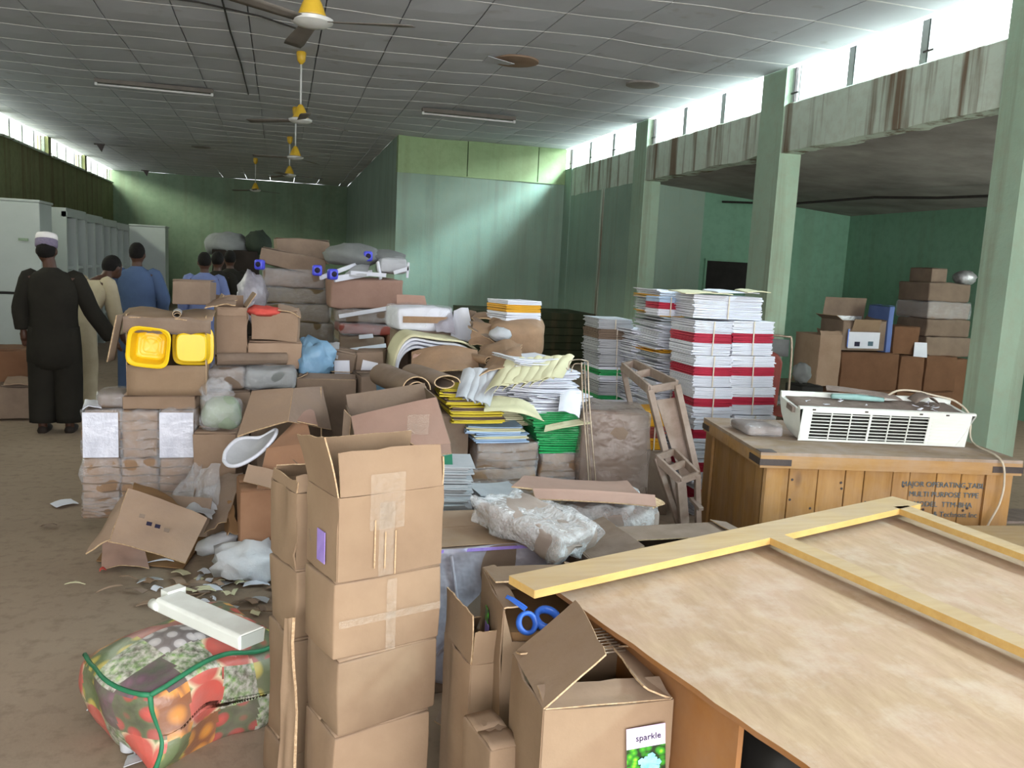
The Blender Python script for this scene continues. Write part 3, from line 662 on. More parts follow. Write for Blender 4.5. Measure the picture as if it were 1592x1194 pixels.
q=W(835,938,Z=.765); quad('blue_strip','short blue plastic strip poking out under the batten end','plastic strip',[W(786,930,Z=.72),W(815,950,Z=.71),W(820,944,Z=.715),W(789,925,Z=.725)],'blue_tub',.003,.004,.003,6)
o=empty('wire_bundle',W(925,1004,Z=.69),(0,0,.25),'bundle of thin rusty wire rods lying inside the labelled open carton','wire bundle')
for k in range(9): MB().tube([(-.055,.012*k-.05,.002*k),(0,.012*k-.05,.004+.002*k),(.055,.012*k-.05,.002*k)],.0022,5).build('wire_rod','steel',o,True)
# -- worn carton pieces and box lower left of it
A3=W(760,1035,Z=.56)
carton('lower crushed carton left of the labelled box with flaps bent open',(W(745,1100,Y=2.05).x+.02,2.22,0),(.10,.22,.52),8,flaps={'f':(100,.10),'l':(85,.14),'b':(60,.06)},amp=.012,mat='card')
carton('small closed carton tucked against the left side of the labelled box',(W(775,1150,Y=1.78).x+.005,1.86,0),(.085,.17,.47),10,amp=.006)
# -- plywood crate with its lid askew
ZL=.72
c1,c2,c3,c4=W(864,921,Z=ZL),W(1376,784,Z=ZL),W(1592,884,Z=ZL),W(1250,1194,Z=ZL)
eU=(c2-c1); eV=(c4-c1); Lu=eU.length; u1=eU.normalized(); vdir=eV.normalized()
Lv=1.42
c4=c1+vdir*Lv; v2=(c3-c2).normalized(); v2=(vdir*.55+v2*.45).normalized(); c3=c2+v2*Lv
lid=empty('crate_lid',c1,label='large pale plywood crate lid with pine battens lying askew',cat='crate lid')
def L(p): return p-c1
def bil(u,v): return L(c1)*(1-u)*(1-v)+L(c2)*u*(1-v)+L(c3)*u*v+L(c4)*(1-u)*v
def lidfn(u,v):
    p=bil(u,v); e=.007*noise.noise(Vector((v*14,u*3,2))) if u<.01 else 0
    return p+Vector((e,0,.006*math.sin(u*3)+.004*noise.noise(Vector((u*2,v*2,0)))))
sm=MB().slab(lidfn,24,24,.013,0,edge=1).build('plywood_sheet',['ply','ply_side'],lid,True); smooth_angle(sm,40)
def batten(name,p,q,wd,th,z,mats=('batten','batten_y'),side=1):
    """flat board from p to q (lid coordinates), widening to the right-hand side of the direction"""
    d=(q-p); n=Vector((d.y,-d.x,0)).normalized()*wd*side; b=Vector((0,0,z))
    vs=[p+b,q+b,q+n+b,p+n+b]; vs=vs+[x+Vector((0,0,th)) for x in vs]
    mb=MB().add(vs,[(0,3,2,1) ,(4,5,6,7)],0).add(vs,[(0,1,5,4),(1,2,6,5),(2,3,7,6),(3,0,4,7)],1)
    o=mb.build(name,list(mats),lid); m=o.modifiers.new('b','BEVEL'); m.width=.002; m.segments=1; return o
zb_=.009
pa=L(W(790,912,Z=ZL+.03)); pb=L(W(1380,785,Z=ZL+.03)); batten('batten',pa,pb+u1*.03,.118,.022,zb_)
pm0=L(W(1186,846,Z=ZL+.03))+vdir*.012; dirm=(L(W(1592,1030,Z=ZL+.03))-pm0).normalized(); batten('batten',pm0,pm0+dirm*1.35,.07,.022,zb_,side=-1)
pr0=L(W(1388,800,Z=ZL+.03)); batten('batten',pr0,pr0+v2*.60,.07,.022,zb_,side=-1); batten('batten',pr0+v2*.605+Vector((.006,0,0)),pr0+v2*1.35,.07,.020,zb_,side=-1)
crate=empty('plywood_crate',(c1.x+.2,c1.y,0),label='open brown plywood crate standing under the pale lid',cat='crate')
def crw(name,a,b,z0,z1,mat='ply_side',rag_=0,th=.014):
    o_=crate.location; mb=MB()
    mb.slab(lambda u,v:(a[0]+(b[0]-a[0])*(u+(rag_*noise.noise(Vector((v*9,3,0))) if u>.99 else 0))-o_.x,a[1]+(b[1]-a[1])*u-o_.y,z0+(z1-z0)*v),10,14,th); ob=mb.build(name,mat,crate,False); return ob
g1=c1+vdir*.10+u1*.06; g2=c1+vdir*.70+u1*.035
crw('side_panel',(g1.x,g1.y),(g2.x,g2.y),0,ZL-.012,rag_=.03)
g3=c2+v2*.08-u1*.1; g4=c3-u1*.1-v2*.1
crw('side_panel',(g3.x,g3.y),(g4.x,g4.y),0,ZL-.012); crw('end_panel',(g1.x,g1.y),(g3.x,g3.y),0,ZL-.012)
MB().box((g1.x+.1-crate.location.x,-1.0,0),(g3.x-.1-crate.location.x,.2,.02)).build('crate_floor','old_wood',crate)
for k,(p,q) in enumerate(() and (((g2.x+.05,g2.y-.02),(g2.x+1.2,g2.y+.1)),)):
    mb=MB(); mb.box((p[0]-crate.location.x,p[1]-crate.location.y,.0),(p[0]-crate.location.x+.03,p[1]-crate.location.y+.03,ZL-.02)); mb.build('corner_post','old_wood',crate)
ld=empty('shade_block',((g1.x+g3.x)/2-.02,c1.y-.42,.022),(0,0,-.05),'dark block added to stand for the shade inside the open crate','shade block'); rbox(1.05,.62,.60,.05,8,.03,4,61).build('cover','dark',ld,True); MB().box((-.5,-.28,.0),(.5,.28,.03)).build('base_board','old_wood',ld)  # added dark block, its colour stands in for the shade within the crate
# -- pale pallet edge at the far right and cardboard on it
pc=W(1530,840,Y=2.95); 
o=empty('pine_pallet',(2.95,2.95,0),(0,0,-.12),label='pale pine crate corner at the right edge beyond the lid',cat='crate')
MB().box((-.55,-.14,.46),(.6,.22,.49)).build('top_board','batten',o); MB().box((-.30,-.135,.33),(.6,-.115,.458)).build('front_board','pine_h',o)
MB().box((-.54,.1,.0),(-.50,.20,.458)).build('leg','pine_h',o); MB().box((.5,.0,.0),(.54,.18,.458)).build('leg','pine_h',o)
quad('grey_board','grey dusty board lying behind the pine crate at right edge','board',[W(1556,812,Y=3.6),W(1640,812,Y=3.6),W(1640,792,Y=3.9),W(1556,792,Y=3.9)],'dust',.012,0,.004,4)
# -- long low cardboard box behind the lid
lo,dm=onto(925,832,1210,1010,2.75,.55)
bx=carton('long open carton behind the lid with a wide flap folded inwards',(lo[0]-.03,2.92,0),(dm[0],.38,.56),2,flaps={'f':(4,.13),'l':(9,.20),'b':(3,.17),'r':(5,.08)},mat='card_dull',amp=.004)
# -- big carton wrapped in grey film, between tower and labelled box
zt3=W(760,846,Y=2.95).z
gx=empty('film_wrapped_carton',(.80,3.15,0),(0,0,math.radians(3)),'large carton with grey translucent film hanging over its front','cardboard box')
rbox(.56,.44,zt3,.006,6,.004,4,77).build('body','card_dull',gx,True)
MB().slab(lambda u,v:(-.28+.56*u,-.225-.012*math.sin(u*9+v*2)-.01*noise.noise(Vector((u*5,v*5,1))),zt3+.004-(.50+.05*math.sin(u*5))*v),24,20,.0015).build('film_sheet','film_grey',gx,True)
mb=MB()
for a,b in ((-.215,-.004),(.0,.215)): mb.slab(lambda u,v:(-.276+.552*u,a+(b-a)*v,zt3+.005+.003*math.sin(u*5)),5,2,.004)
mb.build('lid_flap','card',gx); patch(gx,'label_strip','label_violet',.5,.012,(0,-.232,zt3-.006))
MB().tube([(-.20,-.245,zt3-.02),(-.17,-.25,zt3-.2),(-.18,-.25,zt3-.33),(-.24,-.25,zt3-.40)],.006,6).build('film_fold','film_grey',gx,True)
carton('carton mostly hidden under the plastic-wrapped packs, right of the film-hung box',(1.42,3.42,0),(.55,.42,.43),0,mat='card_dull')
quad('cardboard_sheet','loose cardboard sheet on the floor between front tower and film-hung box','cardboard sheet',[W(675,1120,Y=2.55),W(760,1170,Y=2.35),W(770,1100,Y=2.62),W(700,1090,Y=2.75)],'card_dull',.004,0,.01,6,'card_edge')
# -- plastic wrapped flat packs with flattened carton on top
lo,dm=onto(770,792,895,862,2.96,.5)
pk=wrapped('wrinkled clear-plastic pack slumping over the front of the film-hung box',(W(828,825,Y=3.0).x,2.98,zt3+.012),(.24,.42,.10),'pack_grey',32,7,0,amp=.022,freq=11,r=.02,bulge=.006,sag_=.01,filmmat='film_shiny',name='plastic_wrapped_pack',cat='plastic pack')
pk2=wrapped('wide clear-plastic pack under the flattened carton, right of the slumping one',(W(955,815,Y=3.3).x,3.44,.445),(.40,.36,.14),'pack_grey',-4,0,0,amp=.02,freq=11,r=.02,bulge=.006,filmmat='film_shiny',name='plastic_wrapped_pack',cat='plastic pack')
for a,m in (('white',0),): quad('white_sheets','white paper corner sticking out right of the plastic packs','paper sheet',[W(1000,835,Y=3.25),W(1028,838,Y=3.25),W(1020,800,Y=3.45),W(1000,795,Y=3.45)],'paper',.003,0,.006,5)
ft=empty('flattened_carton',(0,0,0),label='flattened long carton lying across the plastic-wrapped packs',cat='cardboard sheet')
def qpart(parent,name,c,mat,th=.004,curl=0,amp=.003,n=6,edge=None):
    o=quad(name,None,None,c,mat,th,curl,amp,n,edge); o.parent=parent; o.location=o.location-Vector(parent.location); return o
ft.location=W(900,775,Y=3.35)
qpart(ft,'upper_panel',[W(795,757,Y=3.30),W(1000,775,Y=3.22),W(975,748,Y=3.62),W(815,740,Y=3.60)],'card_pink',.006,-.01,.006,8,'card_edge')
qpart(ft,'front_panel',[W(832,776,Y=3.19),W(1020,788,Y=3.15),W(1018,770,Y=3.20),W(828,760,Y=3.25)],'card_pink',.006,.006,.003,8,'card_edge')
qpart(ft,'torn_end',[W(1015,790,Y=3.15),W(1034,783,Y=3.18),W(1030,779,Y=3.25),W(1015,772,Y=3.24)],'card_edge',.005,0,.003,4)
# ================================================================ VARNISHED CRATE WITH WALL UNIT ON IT
K1=W(1190,703,Z=.74); K2=W(1578,716,Z=.74); kd=K2-K1; ka=math.atan2(kd.y,kd.x); KW=kd.length; KD=.95; KH=.74
kc=empty('pine_crate',K1+Vector((0,0,-.74)),(0,0,ka),'large varnished pine crate with stencilled lettering and an air conditioner on top','crate')
nb=9; edges=[0,.085,.20,.31,.385,.50,.57,.68,.78,.885,1.0]; rnd=random.Random(4)
for a,b in zip(edges,edges[1:]):
    dy=rnd.uniform(-.003,.003); o=MB().box((KW*a+.03+.0,.018+dy,0),(KW*b-.004+(.03 if b<1 else -.03),.036+dy,KH-.06)).build('front_board','pine_v',kc)
    m=o.modifiers.new('b','BEVEL'); m.width=.003; m.segments=1
for k in range(7):
    a=.02+KD*k/7; o=MB().box((.018+rnd.uniform(-.002,.002),a,0),(.036,a+KD/7-.004,KH-.06)).build('side_board','pine_v',kc); 
    o=MB().box((KW-.036,a,0),(KW-.018,a+KD/7-.004,KH-.06)).build('side_board','pine_v',kc)
for k in range(6):
    a=-.02+(KD+.02)*k/6; o=MB().box((-.03,a,KH-.014+rnd.uniform(-.001,.002)),(KW+.03,a+(KD+.02)/6-.004,KH+.004)).build('top_board','pine_top',kc)
MB().box((-.03,-.022,KH-.075),(KW+.03,-.002,KH-.012)).build('rail','pine_h',kc); MB().box((-.028,-.0,KH-.075),(-.008,KD,KH-.012)).build('rail','pine_h',kc); MB().box((.0,KD,0),(KW,KD+.02,KH-.012)).build('back_panel','pine_h',kc)
MB().box((.0,0,0),(.10,.016,KH-.07)).build('corner_post','pine_v',kc); MB().box((KW-.14,0,0),(KW,.016,KH-.07)).build('corner_post','pine_v',kc); MB().box((0,-.0,0),(.016,.11,KH-.07)).build('corner_post','pine_v',kc); MB().box((0,KD-.11,0),(.016,KD,KH-.07)).build('corner_post','pine_v',kc)
for lo_,hi_ in (((-.034,-.026,KH-.062),(.13,-.0225,KH-.03)),((-.034,-.024,KH-.062),(-.029,.13,KH-.03)),((KW-.13,-.026,KH-.062),(KW+.034,-.0225,KH-.03)),((-.034,KD-.12,KH-.062),(-.029,KD,KH-.03)),((-.034,-.026,KH+.0045),(.05,.05,KH+.007))): MB().box(lo_,hi_).build('iron_strap','iron',kc)
for k in range(14):
    x=rnd.uniform(.05,KW-.05); z=rnd.uniform(.3,KH-.12); MB().lathe([(.0,0),(.007,0),(.006,.0015)],10,mx=Matrix.Translation((x,.0145,z))@Matrix.Rotation(PI/2,4,'X')).build('wood_knot','iron',kc)
for i,s_ in enumerate(('MAJOR OPERATING TABLE','MULTI PURPOSE TYPE','MODEL  TTM-BHA','Technos & Technost Inc')):
    text(s_,.039,(KW*.735,.0125,KH-.145-.052*i),(PI/2,0,0),'ink',kc)
# wall unit (air conditioner) lying on its back
KM=Matrix.Translation(kc.location)@Matrix.Rotation(ka,4,'Z')
ac=empty('air_conditioner',(0,0,0),label='dusty white split air conditioner lying on the pine crate',cat='air conditioner')
a0=W(1243,684,Z=.75); a1=W(1483,694,Z=.75); ac.location=(a0.x,a0.y,KH+.008); aa=math.atan2(a1.y-a0.y,a1.x-a0.x); ac.rotation_euler=(math.radians(-0)+.13,0,aa); AL=(a1-a0).length; AH=.192; AD=.27
prof=[(0,0),(-.006,.02),(-.014,AH-.01),(-.010,AH),(0,AH+.002),(.02,AH-.002),(.02,AH-.02),(AD-.02,AH-.02),(AD-.02,AH+.012),(AD,AH+.012),(AD+.006,AH-.03),(AD-.01,.08),(AD-.05,.03),(AD-.10,.006),(.03,-.0)]
def acsec(x,k): return [(x+(e*k)*(z/AH),y,z) for (y,z),e in zip(prof,[1]*len(prof))]
secs=[acsec(-.0,-.0)]; N_=len(prof)
mb=MB(); xs_=[(-.0,-.035),(.0,-.0)]
L0=[(-.03*min(1,z/AH)-.012*(y/AD),y,z) for y,z in prof]; L1=[(AL+.085*math.sin(min(1,z/AH)*PI/2)-.0,y,z) for y,z in prof]
def face_skip(i): return False
vs=L0+L1; body_f=[(i,(i+1)%N_,(i+1)%N_+N_,i+N_) for i in range(2,N_) if True]+[tuple(range(N_-1,-1,-1)),tuple(range(N_,2*N_))]
mb.add(vs,body_f); hb=mb.build('casing','white_plastic',ac); m=hb.modifiers.new('b','BEVEL'); m.width=.004; m.segments=2; m.limit_method='ANGLE'
# front frame with grille opening
gx0,gx1=.045,AL*.80; gz0,gz1=.012,AH-.028
def fy(z): return -.0-.014*min(1,z/AH)
def fbar(x0,x1,z0,z1,name,mat='white_plastic',y=0,th=.006,sk=0):
    MB().add([(x0+sk*z0,fy(z0)+y,z0),(x1+sk*z0,fy(z0)+y,z0),(x1+sk*z1,fy(z1)+y,z1),(x0+sk*z1,fy(z1)+y,z1),(x0+sk*z0,fy(z0)+y+th,z0),(x1+sk*z0,fy(z0)+y+th,z0),(x1+sk*z1,fy(z1)+y+th,z1),(x0+sk*z1,fy(z1)+y+th,z1)],
      [(0,1,2,3),(7,6,5,4),(0,4,5,1),(1,5,6,2),(2,6,7,3),(3,7,4,0)]).build(name,mat,ac)
fbar(-.03+.02,gx0,0.0,AH,'front_frame'); fbar(gx1,AL+.06,gz0*0,AH,'front_frame'); fbar(gx0,gx1,0,gz0,'front_frame'); fbar(gx0,gx1,gz1,AH,'front_frame')
MB().box((gx0-.01,.022,gz0-.005),(gx1+.01,.03,gz1+.005)).build('dark_coil','dark',ac)
for k in range(8):
    z=gz0+(gz1-gz0)*(k+.5)/8; fbar(gx0,gx1,z-.0022,z+.0022,'louvre',y=.002)
for k in range(1,6):
    x=gx0+(gx1-gx0)*k/6; wv=.006 if k==3 else .003; fbar(x-wv,x+wv,gz0,gz1,'grille_rib',y=-.001)
for k in range(8):
    z=gz0+(gz1-gz0)*(k+.5)/8; fbar(gx1+.02,AL+.03,z-.003,z+.003,'moulded_rib',y=-.0025)
for x in (.04,AL*.38,AL*.73,AL*.9): MB().box((x,-.016,AH-.016),(x+.018,-.0145,AH-.008)).build('clip','iron',ac)
MB().slab(lambda u,v:(-.015+(AL+.06)*u,.022+(AD-.045)*v,AH-.016+.006*noise.noise(Vector((u*9,v*5,1)))),14,6,.006).build('dust_layer','dust',ac,True)
MB().box((-.045,.05,AH-.05),(-.028,.14,AH-.02)).build('side_recess','dust',ac)
AM=Matrix.Translation(ac.location)@Euler((.13,0,aa)).to_matrix().to_4x4()
for k in range(12):
    p=AM@Vector((RND.uniform(.05,AL),RND.uniform(.04,.18),AH-.008)); quad('plaster_flake','small pale flake of debris lying in the dusty top of the air conditioner','debris',[p+Vector((RND.uniform(-.02,.02),RND.uniform(-.02,.02),RND.uniform(0,.02))) for _ in range(4)],'paper',.002,0,.002,2,group='pale flakes in the top of the air conditioner')
p=AM@Vector((AL*.42,.17,AH+.005)); o=MB().tube([AM@Vector((AL*.26,.19,AH+.012)),AM@Vector((AL*.42,.19,AH+.01)),AM@Vector((AL*.60,.18,AH+.006))],[.014,.018,.012],10).build('foam_pipe','aqua',None,True) if 'aqua' in M else None
M['aqua']=basic('pale_aqua_foam','9cc0bd','86aca9',12,.8,.2,.3,40)
o=MB().tube([AM@Vector((AL*.26,.19,AH+.012)),AM@Vector((AL*.42,.19,AH+.012)),AM@Vector((AL*.60,.18,AH+.006))],[.014,.018,.012],10).build('foam_pipe','aqua',None,True); tag(o,'pale aqua foam pipe wrap lying on the air conditioner','foam tube')
quad('torn_sheet','grey torn board sliver lying over the aqua foam','board',[AM@Vector((AL*.22,.19,AH+.045)),AM@Vector((AL*.72,.17,AH+.012)),AM@Vector((AL*.7,.24,AH+.02)),AM@Vector((AL*.24,.25,AH+.055))],'dust',.004,.008,.004,8)
pts=[AM@Vector(p) for p in ((AL*.60,.2,AH+.0),(AL*.70,.22,AH+.05),(AL*.82,.22,AH+.055),(AL*.95,.22,AH+.035),(AL+.08,.20,AH+.01),(AL+.13,.12,AH-.05),(AL+.12,.04,.02))]
pts+=[KM@Vector(p) for p in ((KW-.10,-.025,KH+.012),(KW-.075,-.045,KH-.10),(KW-.085,-.045,KH-.22),(KW-.13,-.04,KH-.34),(KW-.14,-.04,KH-.42),(KW-.10,-.05,KH-.52))]
def smooth_pts(P,n=5):
    P=[Vector(p) for p in P]; out=[]
    for i in range(len(P)-1):
        p0,p1,p2,p3=P[max(i-1,0)],P[i],P[i+1],P[min(i+2,len(P)-1)]
        for k in range(n):
            t=k/n; out.append(.5*((2*p1)+(p2-p0)*t+(2*p0-5*p1+4*p2-p3)*t*t+(3*p1-p0-3*p2+p3)*t**3))
    return out+[P[-1]]
o=MB().tube(smooth_pts(pts),.0055,7).build('power_cable','cable',None,True); tag(o,'pale cable looping off the air conditioner and down the crate front','cable')
o=MB().slab(lambda u,v:AM@Vector((AL*(.78+.16*u),.12+.10*v,AH+.04*math.sin(u*PI)+.01)),6,4,.004).build('pipe_stub','dust',None,True); tag(o,'grey bent pipe shield behind the cable loop','metal scrap')
q=KM@Vector((.02,.62,KH+.006)); wrapped('small grey plastic pouch on the left corner of the pine crate',(q.x+.10,q.y-.12,KH+.006),(.20,.26,.05),'dust',-8,0,0,film=True,amp=.014,r=.02,name='plastic_pouch',cat='pouch')
o=MB().lathe([(0,0),(.018,0),(.018,.025),(.012,.03)],12).build('bottle_cap','iron',None,True,KM@Vector((.24,.70,KH+.005))); tag(o,'small dark cap between pouch and air conditioner','cap')
# ================================================================ EXAMINATION PAPER AND BOOK STACKS (right of centre)
G='bundles of red-striped booklets in the tall twin stacks'
YB=4.95
def tier(x0,x1,ys,Y,zones,label,group=None,d=.30,jit=.005,fan=0,bend=0,th=.008):
    """one stack of booklet bundles between photo rows ys (top..bottom); returns its bundles"""
    out=[]
    for i,(ya,yb) in enumerate(zip(ys,ys[1:])):
        cx,zb,w,h=front(x0+RND.uniform(-2,2),ya,x1+RND.uniform(-2,2),yb,Y); lab_=label(i) if callable(label) else label
        z=zones(i) if callable(zones) else zones
        out.append(booklets(lab_,(cx,Y+d/2,max(0,zb)),(w,d,h*.985),z,RND.uniform(-2,2),jit,group,True,fan,bend,th=th))
    return out
ordn=['topmost','second','third','fourth','fifth','sixth','seventh','eighth','ninth']
RZ=[(.36,'paper'),(.28,'red'),(.36,'paper')]
tier(1078,1137,[499,553,602,650,700,752,815],YB,RZ,lambda i:ordn[i]+' red-striped booklet bundle from the top in the front twin stack, left column',d=.34)
tier(1137,1204,[499,553,602,645,700,755,815],YB,RZ,lambda i:ordn[i]+' red-striped booklet bundle from the top in the front twin stack, right column',d=.30)
cx,zb,w,h=front(1082,458,1188,497,YB+.02); booklets('wide all-white booklet bundle topping the twin stacks',(cx,YB+.19,zb),(w,.3,h*.93),[(1,'paper')],-2,.006)
cx_,zb_,w_,h_=front(1066,466,1094,497,YB); booklets('narrow booklet bundle with red stripe at the top left of the twin stacks',(cx_-.02,YB+.42,zb_),(w_+.06,.18,h_),[(.35,'paper'),(.35,'red'),(.3,'bluep')],4,.004)
zt0=zb+h*.93+.008
for k,(xa,xb,ya,yb,m,l) in enumerate(((1066,1140,.0,.32,'paper_y','yellowish loose sheets at the left on top of the twin booklet stacks'),(1120,1185,.03,.30,'paper','white loose sheets at the right on top of the twin booklet stacks'),(1160,1196,-.02,.2,'paper_y','short cream sheet at the right corner of the twin booklet stacks'))):
    a,b=W(xa,455,Y=YB).x,W(xb,455,Y=YB).x; z=zt0+.012*k; quad('loose_sheet',l,'paper sheet',[(a,YB+ya,z),(b,YB+ya,z+.004),(b-.02,YB+yb,z+.01),(a+.03,YB+yb,z+.01)],m,.006,.006,.006,6)
# fanned booklets left of the twin stacks
GZ=[(.45,'paper_g'),(.2,'gold'),(.35,'paper')]
tier(1024,1062,[452,478,505,535,562,592,624,660,700,760,850],5.5,lambda i:GZ if i in(0,1,3) else [(1,'paper')],lambda i:ordn[min(i,8)]+(' slumping' if i%2 else ' fanned')+' booklet pile from the top between twin stacks and grey stack'+(' low down' if i==9 else ''),d=.42,jit=.03,fan=.02,bend=.012)
DZ=lambda i:[[(1,'paper_g')],[(1,'card_dull')],[(1,'paper_g')],[(1,'paper_g')],[(.4,'paper'),(.4,'green'),(.2,'paper')],[(1,'paper_g')],[(.3,'paper'),(.4,'green'),(.3,'paper_g')],[(1,'paper_g')],[(1,'card_dull')]][i]
tier(930,985,[496,512,528,552,570,593,610,628,655,741],6.1,DZ,lambda i:ordn[i]+' bundle from the top of the dusty grey and green stack at the bench',d=.34,jit=.012)
tier(985,1022,[515,535,560,590,620,660,733],5.85,lambda i:[(1,'paper')],lambda i:ordn[i]+' white fanned pile from the top between grey stack and gold-edged pile',d=.4,jit=.03,fan=-.02,bend=.016)
cx,zb,w,h=front(930,632,1000,648,5.2); booklets('flat yellow-covered bundle lying behind the film-covered brown box',(cx,5.35,zb),(w,.3,h),[(.5,'yellow'),(.5,'paper')],-4,.01); carton('carton holding up the yellow-covered bundle behind the brown box',(cx,5.35,0),(w+.05,.32,zb-.01),0,mat='card_dull')
cx,zb,w,h=front(1000,640,1035,700,5.0); booklets('dark red and orange bundle seen through the wooden loading frame',(cx,5.15,zb),(w,.3,h),[(.3,'gold'),(.3,'redbrown'),(.4,'gold')],0,.006); carton('carton under the dark red and orange bundle behind the frame',(cx,5.15,0),(w+.1,.32,zb-.01),0,mat='card_dull')
# brown box under dusty film
lo,dm=onto(916,640,1012,868,4.35,.42)
bb=carton('brown carton covered with dusty plastic, left of the wooden frame',lo,(dm[0],.42,dm[2]-.015),-14,mat='card_dull',amp=.01)
rbox(dm[0]+.03,.45,dm[2]+.0,.03,8,.02,6,91,.01).build('plastic_cover','film_brown',bb,True)
# ---- wooden loading frame leaning by the stacks
wf=empty('wooden_frame',W(1040,700,Y=4.2),label='grey-brown wooden frame with ladder-like ends leaning beside the book stacks',cat='wooden frame')
def beam(name,a,b,w=.035,t_=.022,mat='old_wood',parent=wf,side=None):
    a=Vector(a)-Vector(parent.location); b=Vector(b)-Vector(parent.location); d=(b-a).normalized(); s_=Vector(side or (1,0,0)); s_=(s_-d*s_.dot(d)).normalized(); n=d.cross(s_)
    vs=[p+s_*i*w/2+n*j*t_/2 for p in (a,b) for i,j in ((-1,-1),(1,-1),(1,1),(-1,1))]
    o=MB().add(vs,[(0,3,2,1),(4,5,6,7),(0,1,5,4),(1,2,6,5),(2,3,7,6),(3,0,4,7)]).build(name,mat,parent); m=o.modifiers.new('b','BEVEL'); m.width=.002; m.segments=1; return o
q=lambda x,y,Y:W(x,y,Y=Y)
# upper ladder-like end: four corner rails
tl,tr,bl_,br=q(968,568,4.55),q(1000,566,4.45),q(1012,606,4.05),q(1052,600,4.0)
tl,tr=q(968,570,4.6),q(985,565,4.62); bl_,br=q(1010,606,4.1),q(1052,598,4.1)
beam('end_rail',tl,bl_,.05,.02,side=(0,0,1)); beam('end_rail',tr,br,.05,.02,side=(0,0,1))
for k in (0,.42,1): 
    a=tl.lerp(bl_,k); b=tr.lerp(br,k); beam('cross_bar',a,b,.04,.02,side=(0,0,1))
f1=q(1075,835,3.95); f2=q(1095,800,4.0)
beam('long_post',bl_,q(1066,830,4.0),.035,.03); beam('long_post',br,q(1085,745,4.02),.035,.03); beam('long_post',tl,q(985,650,4.65),.03,.02)
pl=[q(1020,622,4.12),q(1050,618,4.12),q(1083,740,4.06),q(1058,742,4.06)]
o=quad('back_panel',None,None,pl,'old_wood',.006,0,0,2); o.parent=wf; o.location=o.location-wf.location
# lower ladder-like part
a1,a2,a3,a4=q(1020,712,4.0),q(1048,702,4.05),q(1058,748,3.85),q(1084,738,3.85)
beam('lower_rail',a1,a3,.04,.02,side=(0,0,1)); beam('lower_rail',a2,a4,.04,.02,side=(0,0,1))
for k in (0,.5,1): beam('cross_bar',a1.lerp(a3,k),a2.lerp(a4,k),.035,.02,side=(0,0,1))
beam('leg',a1,q(1062,835,3.9),.03,.025); beam('leg',a3,q(1068,870,3.9),.05,.03); beam('leg',a4,q(1086,845,3.9),.03,.025); beam('foot_bar',q(1075,775,3.9),q(1090,792,3.8),.03,.02)
# ---- chrome rods of a stand
rs=empty('metal_stand',W(912,745,Y=4.15),label='thin rusty chrome stand with paired uprights and curled top beside green bundles',cat='metal stand')
def rod(pts,r=.004,nm='rod'): MB().tube([Vector(p)-Vector(rs.location) for p in smooth_pts(pts)],r,7).build(nm,'steel',rs,True)
rod([q(904,563,4.15),q(906,620,4.15),q(912,700,4.12),q(918,800,4.10),q(920,868,4.12)]); rod([q(914,562,4.2),q(916,620,4.18),q(922,700,4.15),q(930,800,4.12),q(932,868,4.14)]); rod([q(909,565,4.18),q(913,660,4.17),q(926,860,4.13)],.003)
rod([q(915,562,4.2),q(900,559,4.18),q(886,562,4.15),q(884,574,4.14),q(880,572,4.14)],.003,'curled_hook'); rod([q(906,566,4.16),q(893,566,4.18),q(888,578,4.16)],.003,'curled_hook')
# ================================================================ PAPER PILE IN THE CENTRE (green and yellow bundles)
YP=4.45
def reamcol(x0,x1,ys,Y,labels,mats,d=.30,rz=0,film=True):
    for i,(ya,yb) in enumerate(zip(ys,ys[1:])):
        lo,dm=onto(x0+RND.uniform(-3,3),ya,x1+RND.uniform(-3,3),yb,Y,d)
        wrapped(labels[i],lo,(dm[0],d,dm[2]*.985),mats[i],rz+RND.uniform(-3,3),film=film,amp=.016,freq=7,r=.012,layers=3,name='wrapped_ream',cat='paper bundle')
reamcol(738,832,[688,728,775,858],YP,['upper crumpled kraft ream under the blue and yellow papers','middle torn kraft ream in the left column of the paper pile','lowest kraft ream in the left column of the paper pile'],['kraft','kraft','kraft'])
reamcol(838,915,[704,744,790,858],YP,['crumpled kraft ream directly under the green bundles','second kraft ream down under the green bundles','lowest kraft ream under the green bundles'],['kraft','kraft','kraft'])
gl=['topmost','second','third','fourth','fifth','lowest']
ys=[640,652,664,674,684,694,705]
for i in range(6):
    cx,zb,w,h=front((818,826,834,836,838,836)[i],ys[i],(900,903,908,912,912,910)[i],ys[i+1],YP-.02)
    o=booklets(gl[i]+' green plastic-covered bundle beside the metal stand',(cx,YP+.14,zb),(w,.30,h*.97),[(1,'green')],RND.uniform(-4,4),.004,strap=False,th=.010,name='green_bundle')
q=W(885,661,Y=YP-.1)
quad('folded_sheet','rolled cream and yellow sheet laid across the green bundles','paper sheet',[W(846,671,Y=YP-.08),W(920,658,Y=YP-.08),W(922,650,Y=YP-.02),W(848,662,Y=YP-.04)],'paper_y',.008,.006,.004,8)
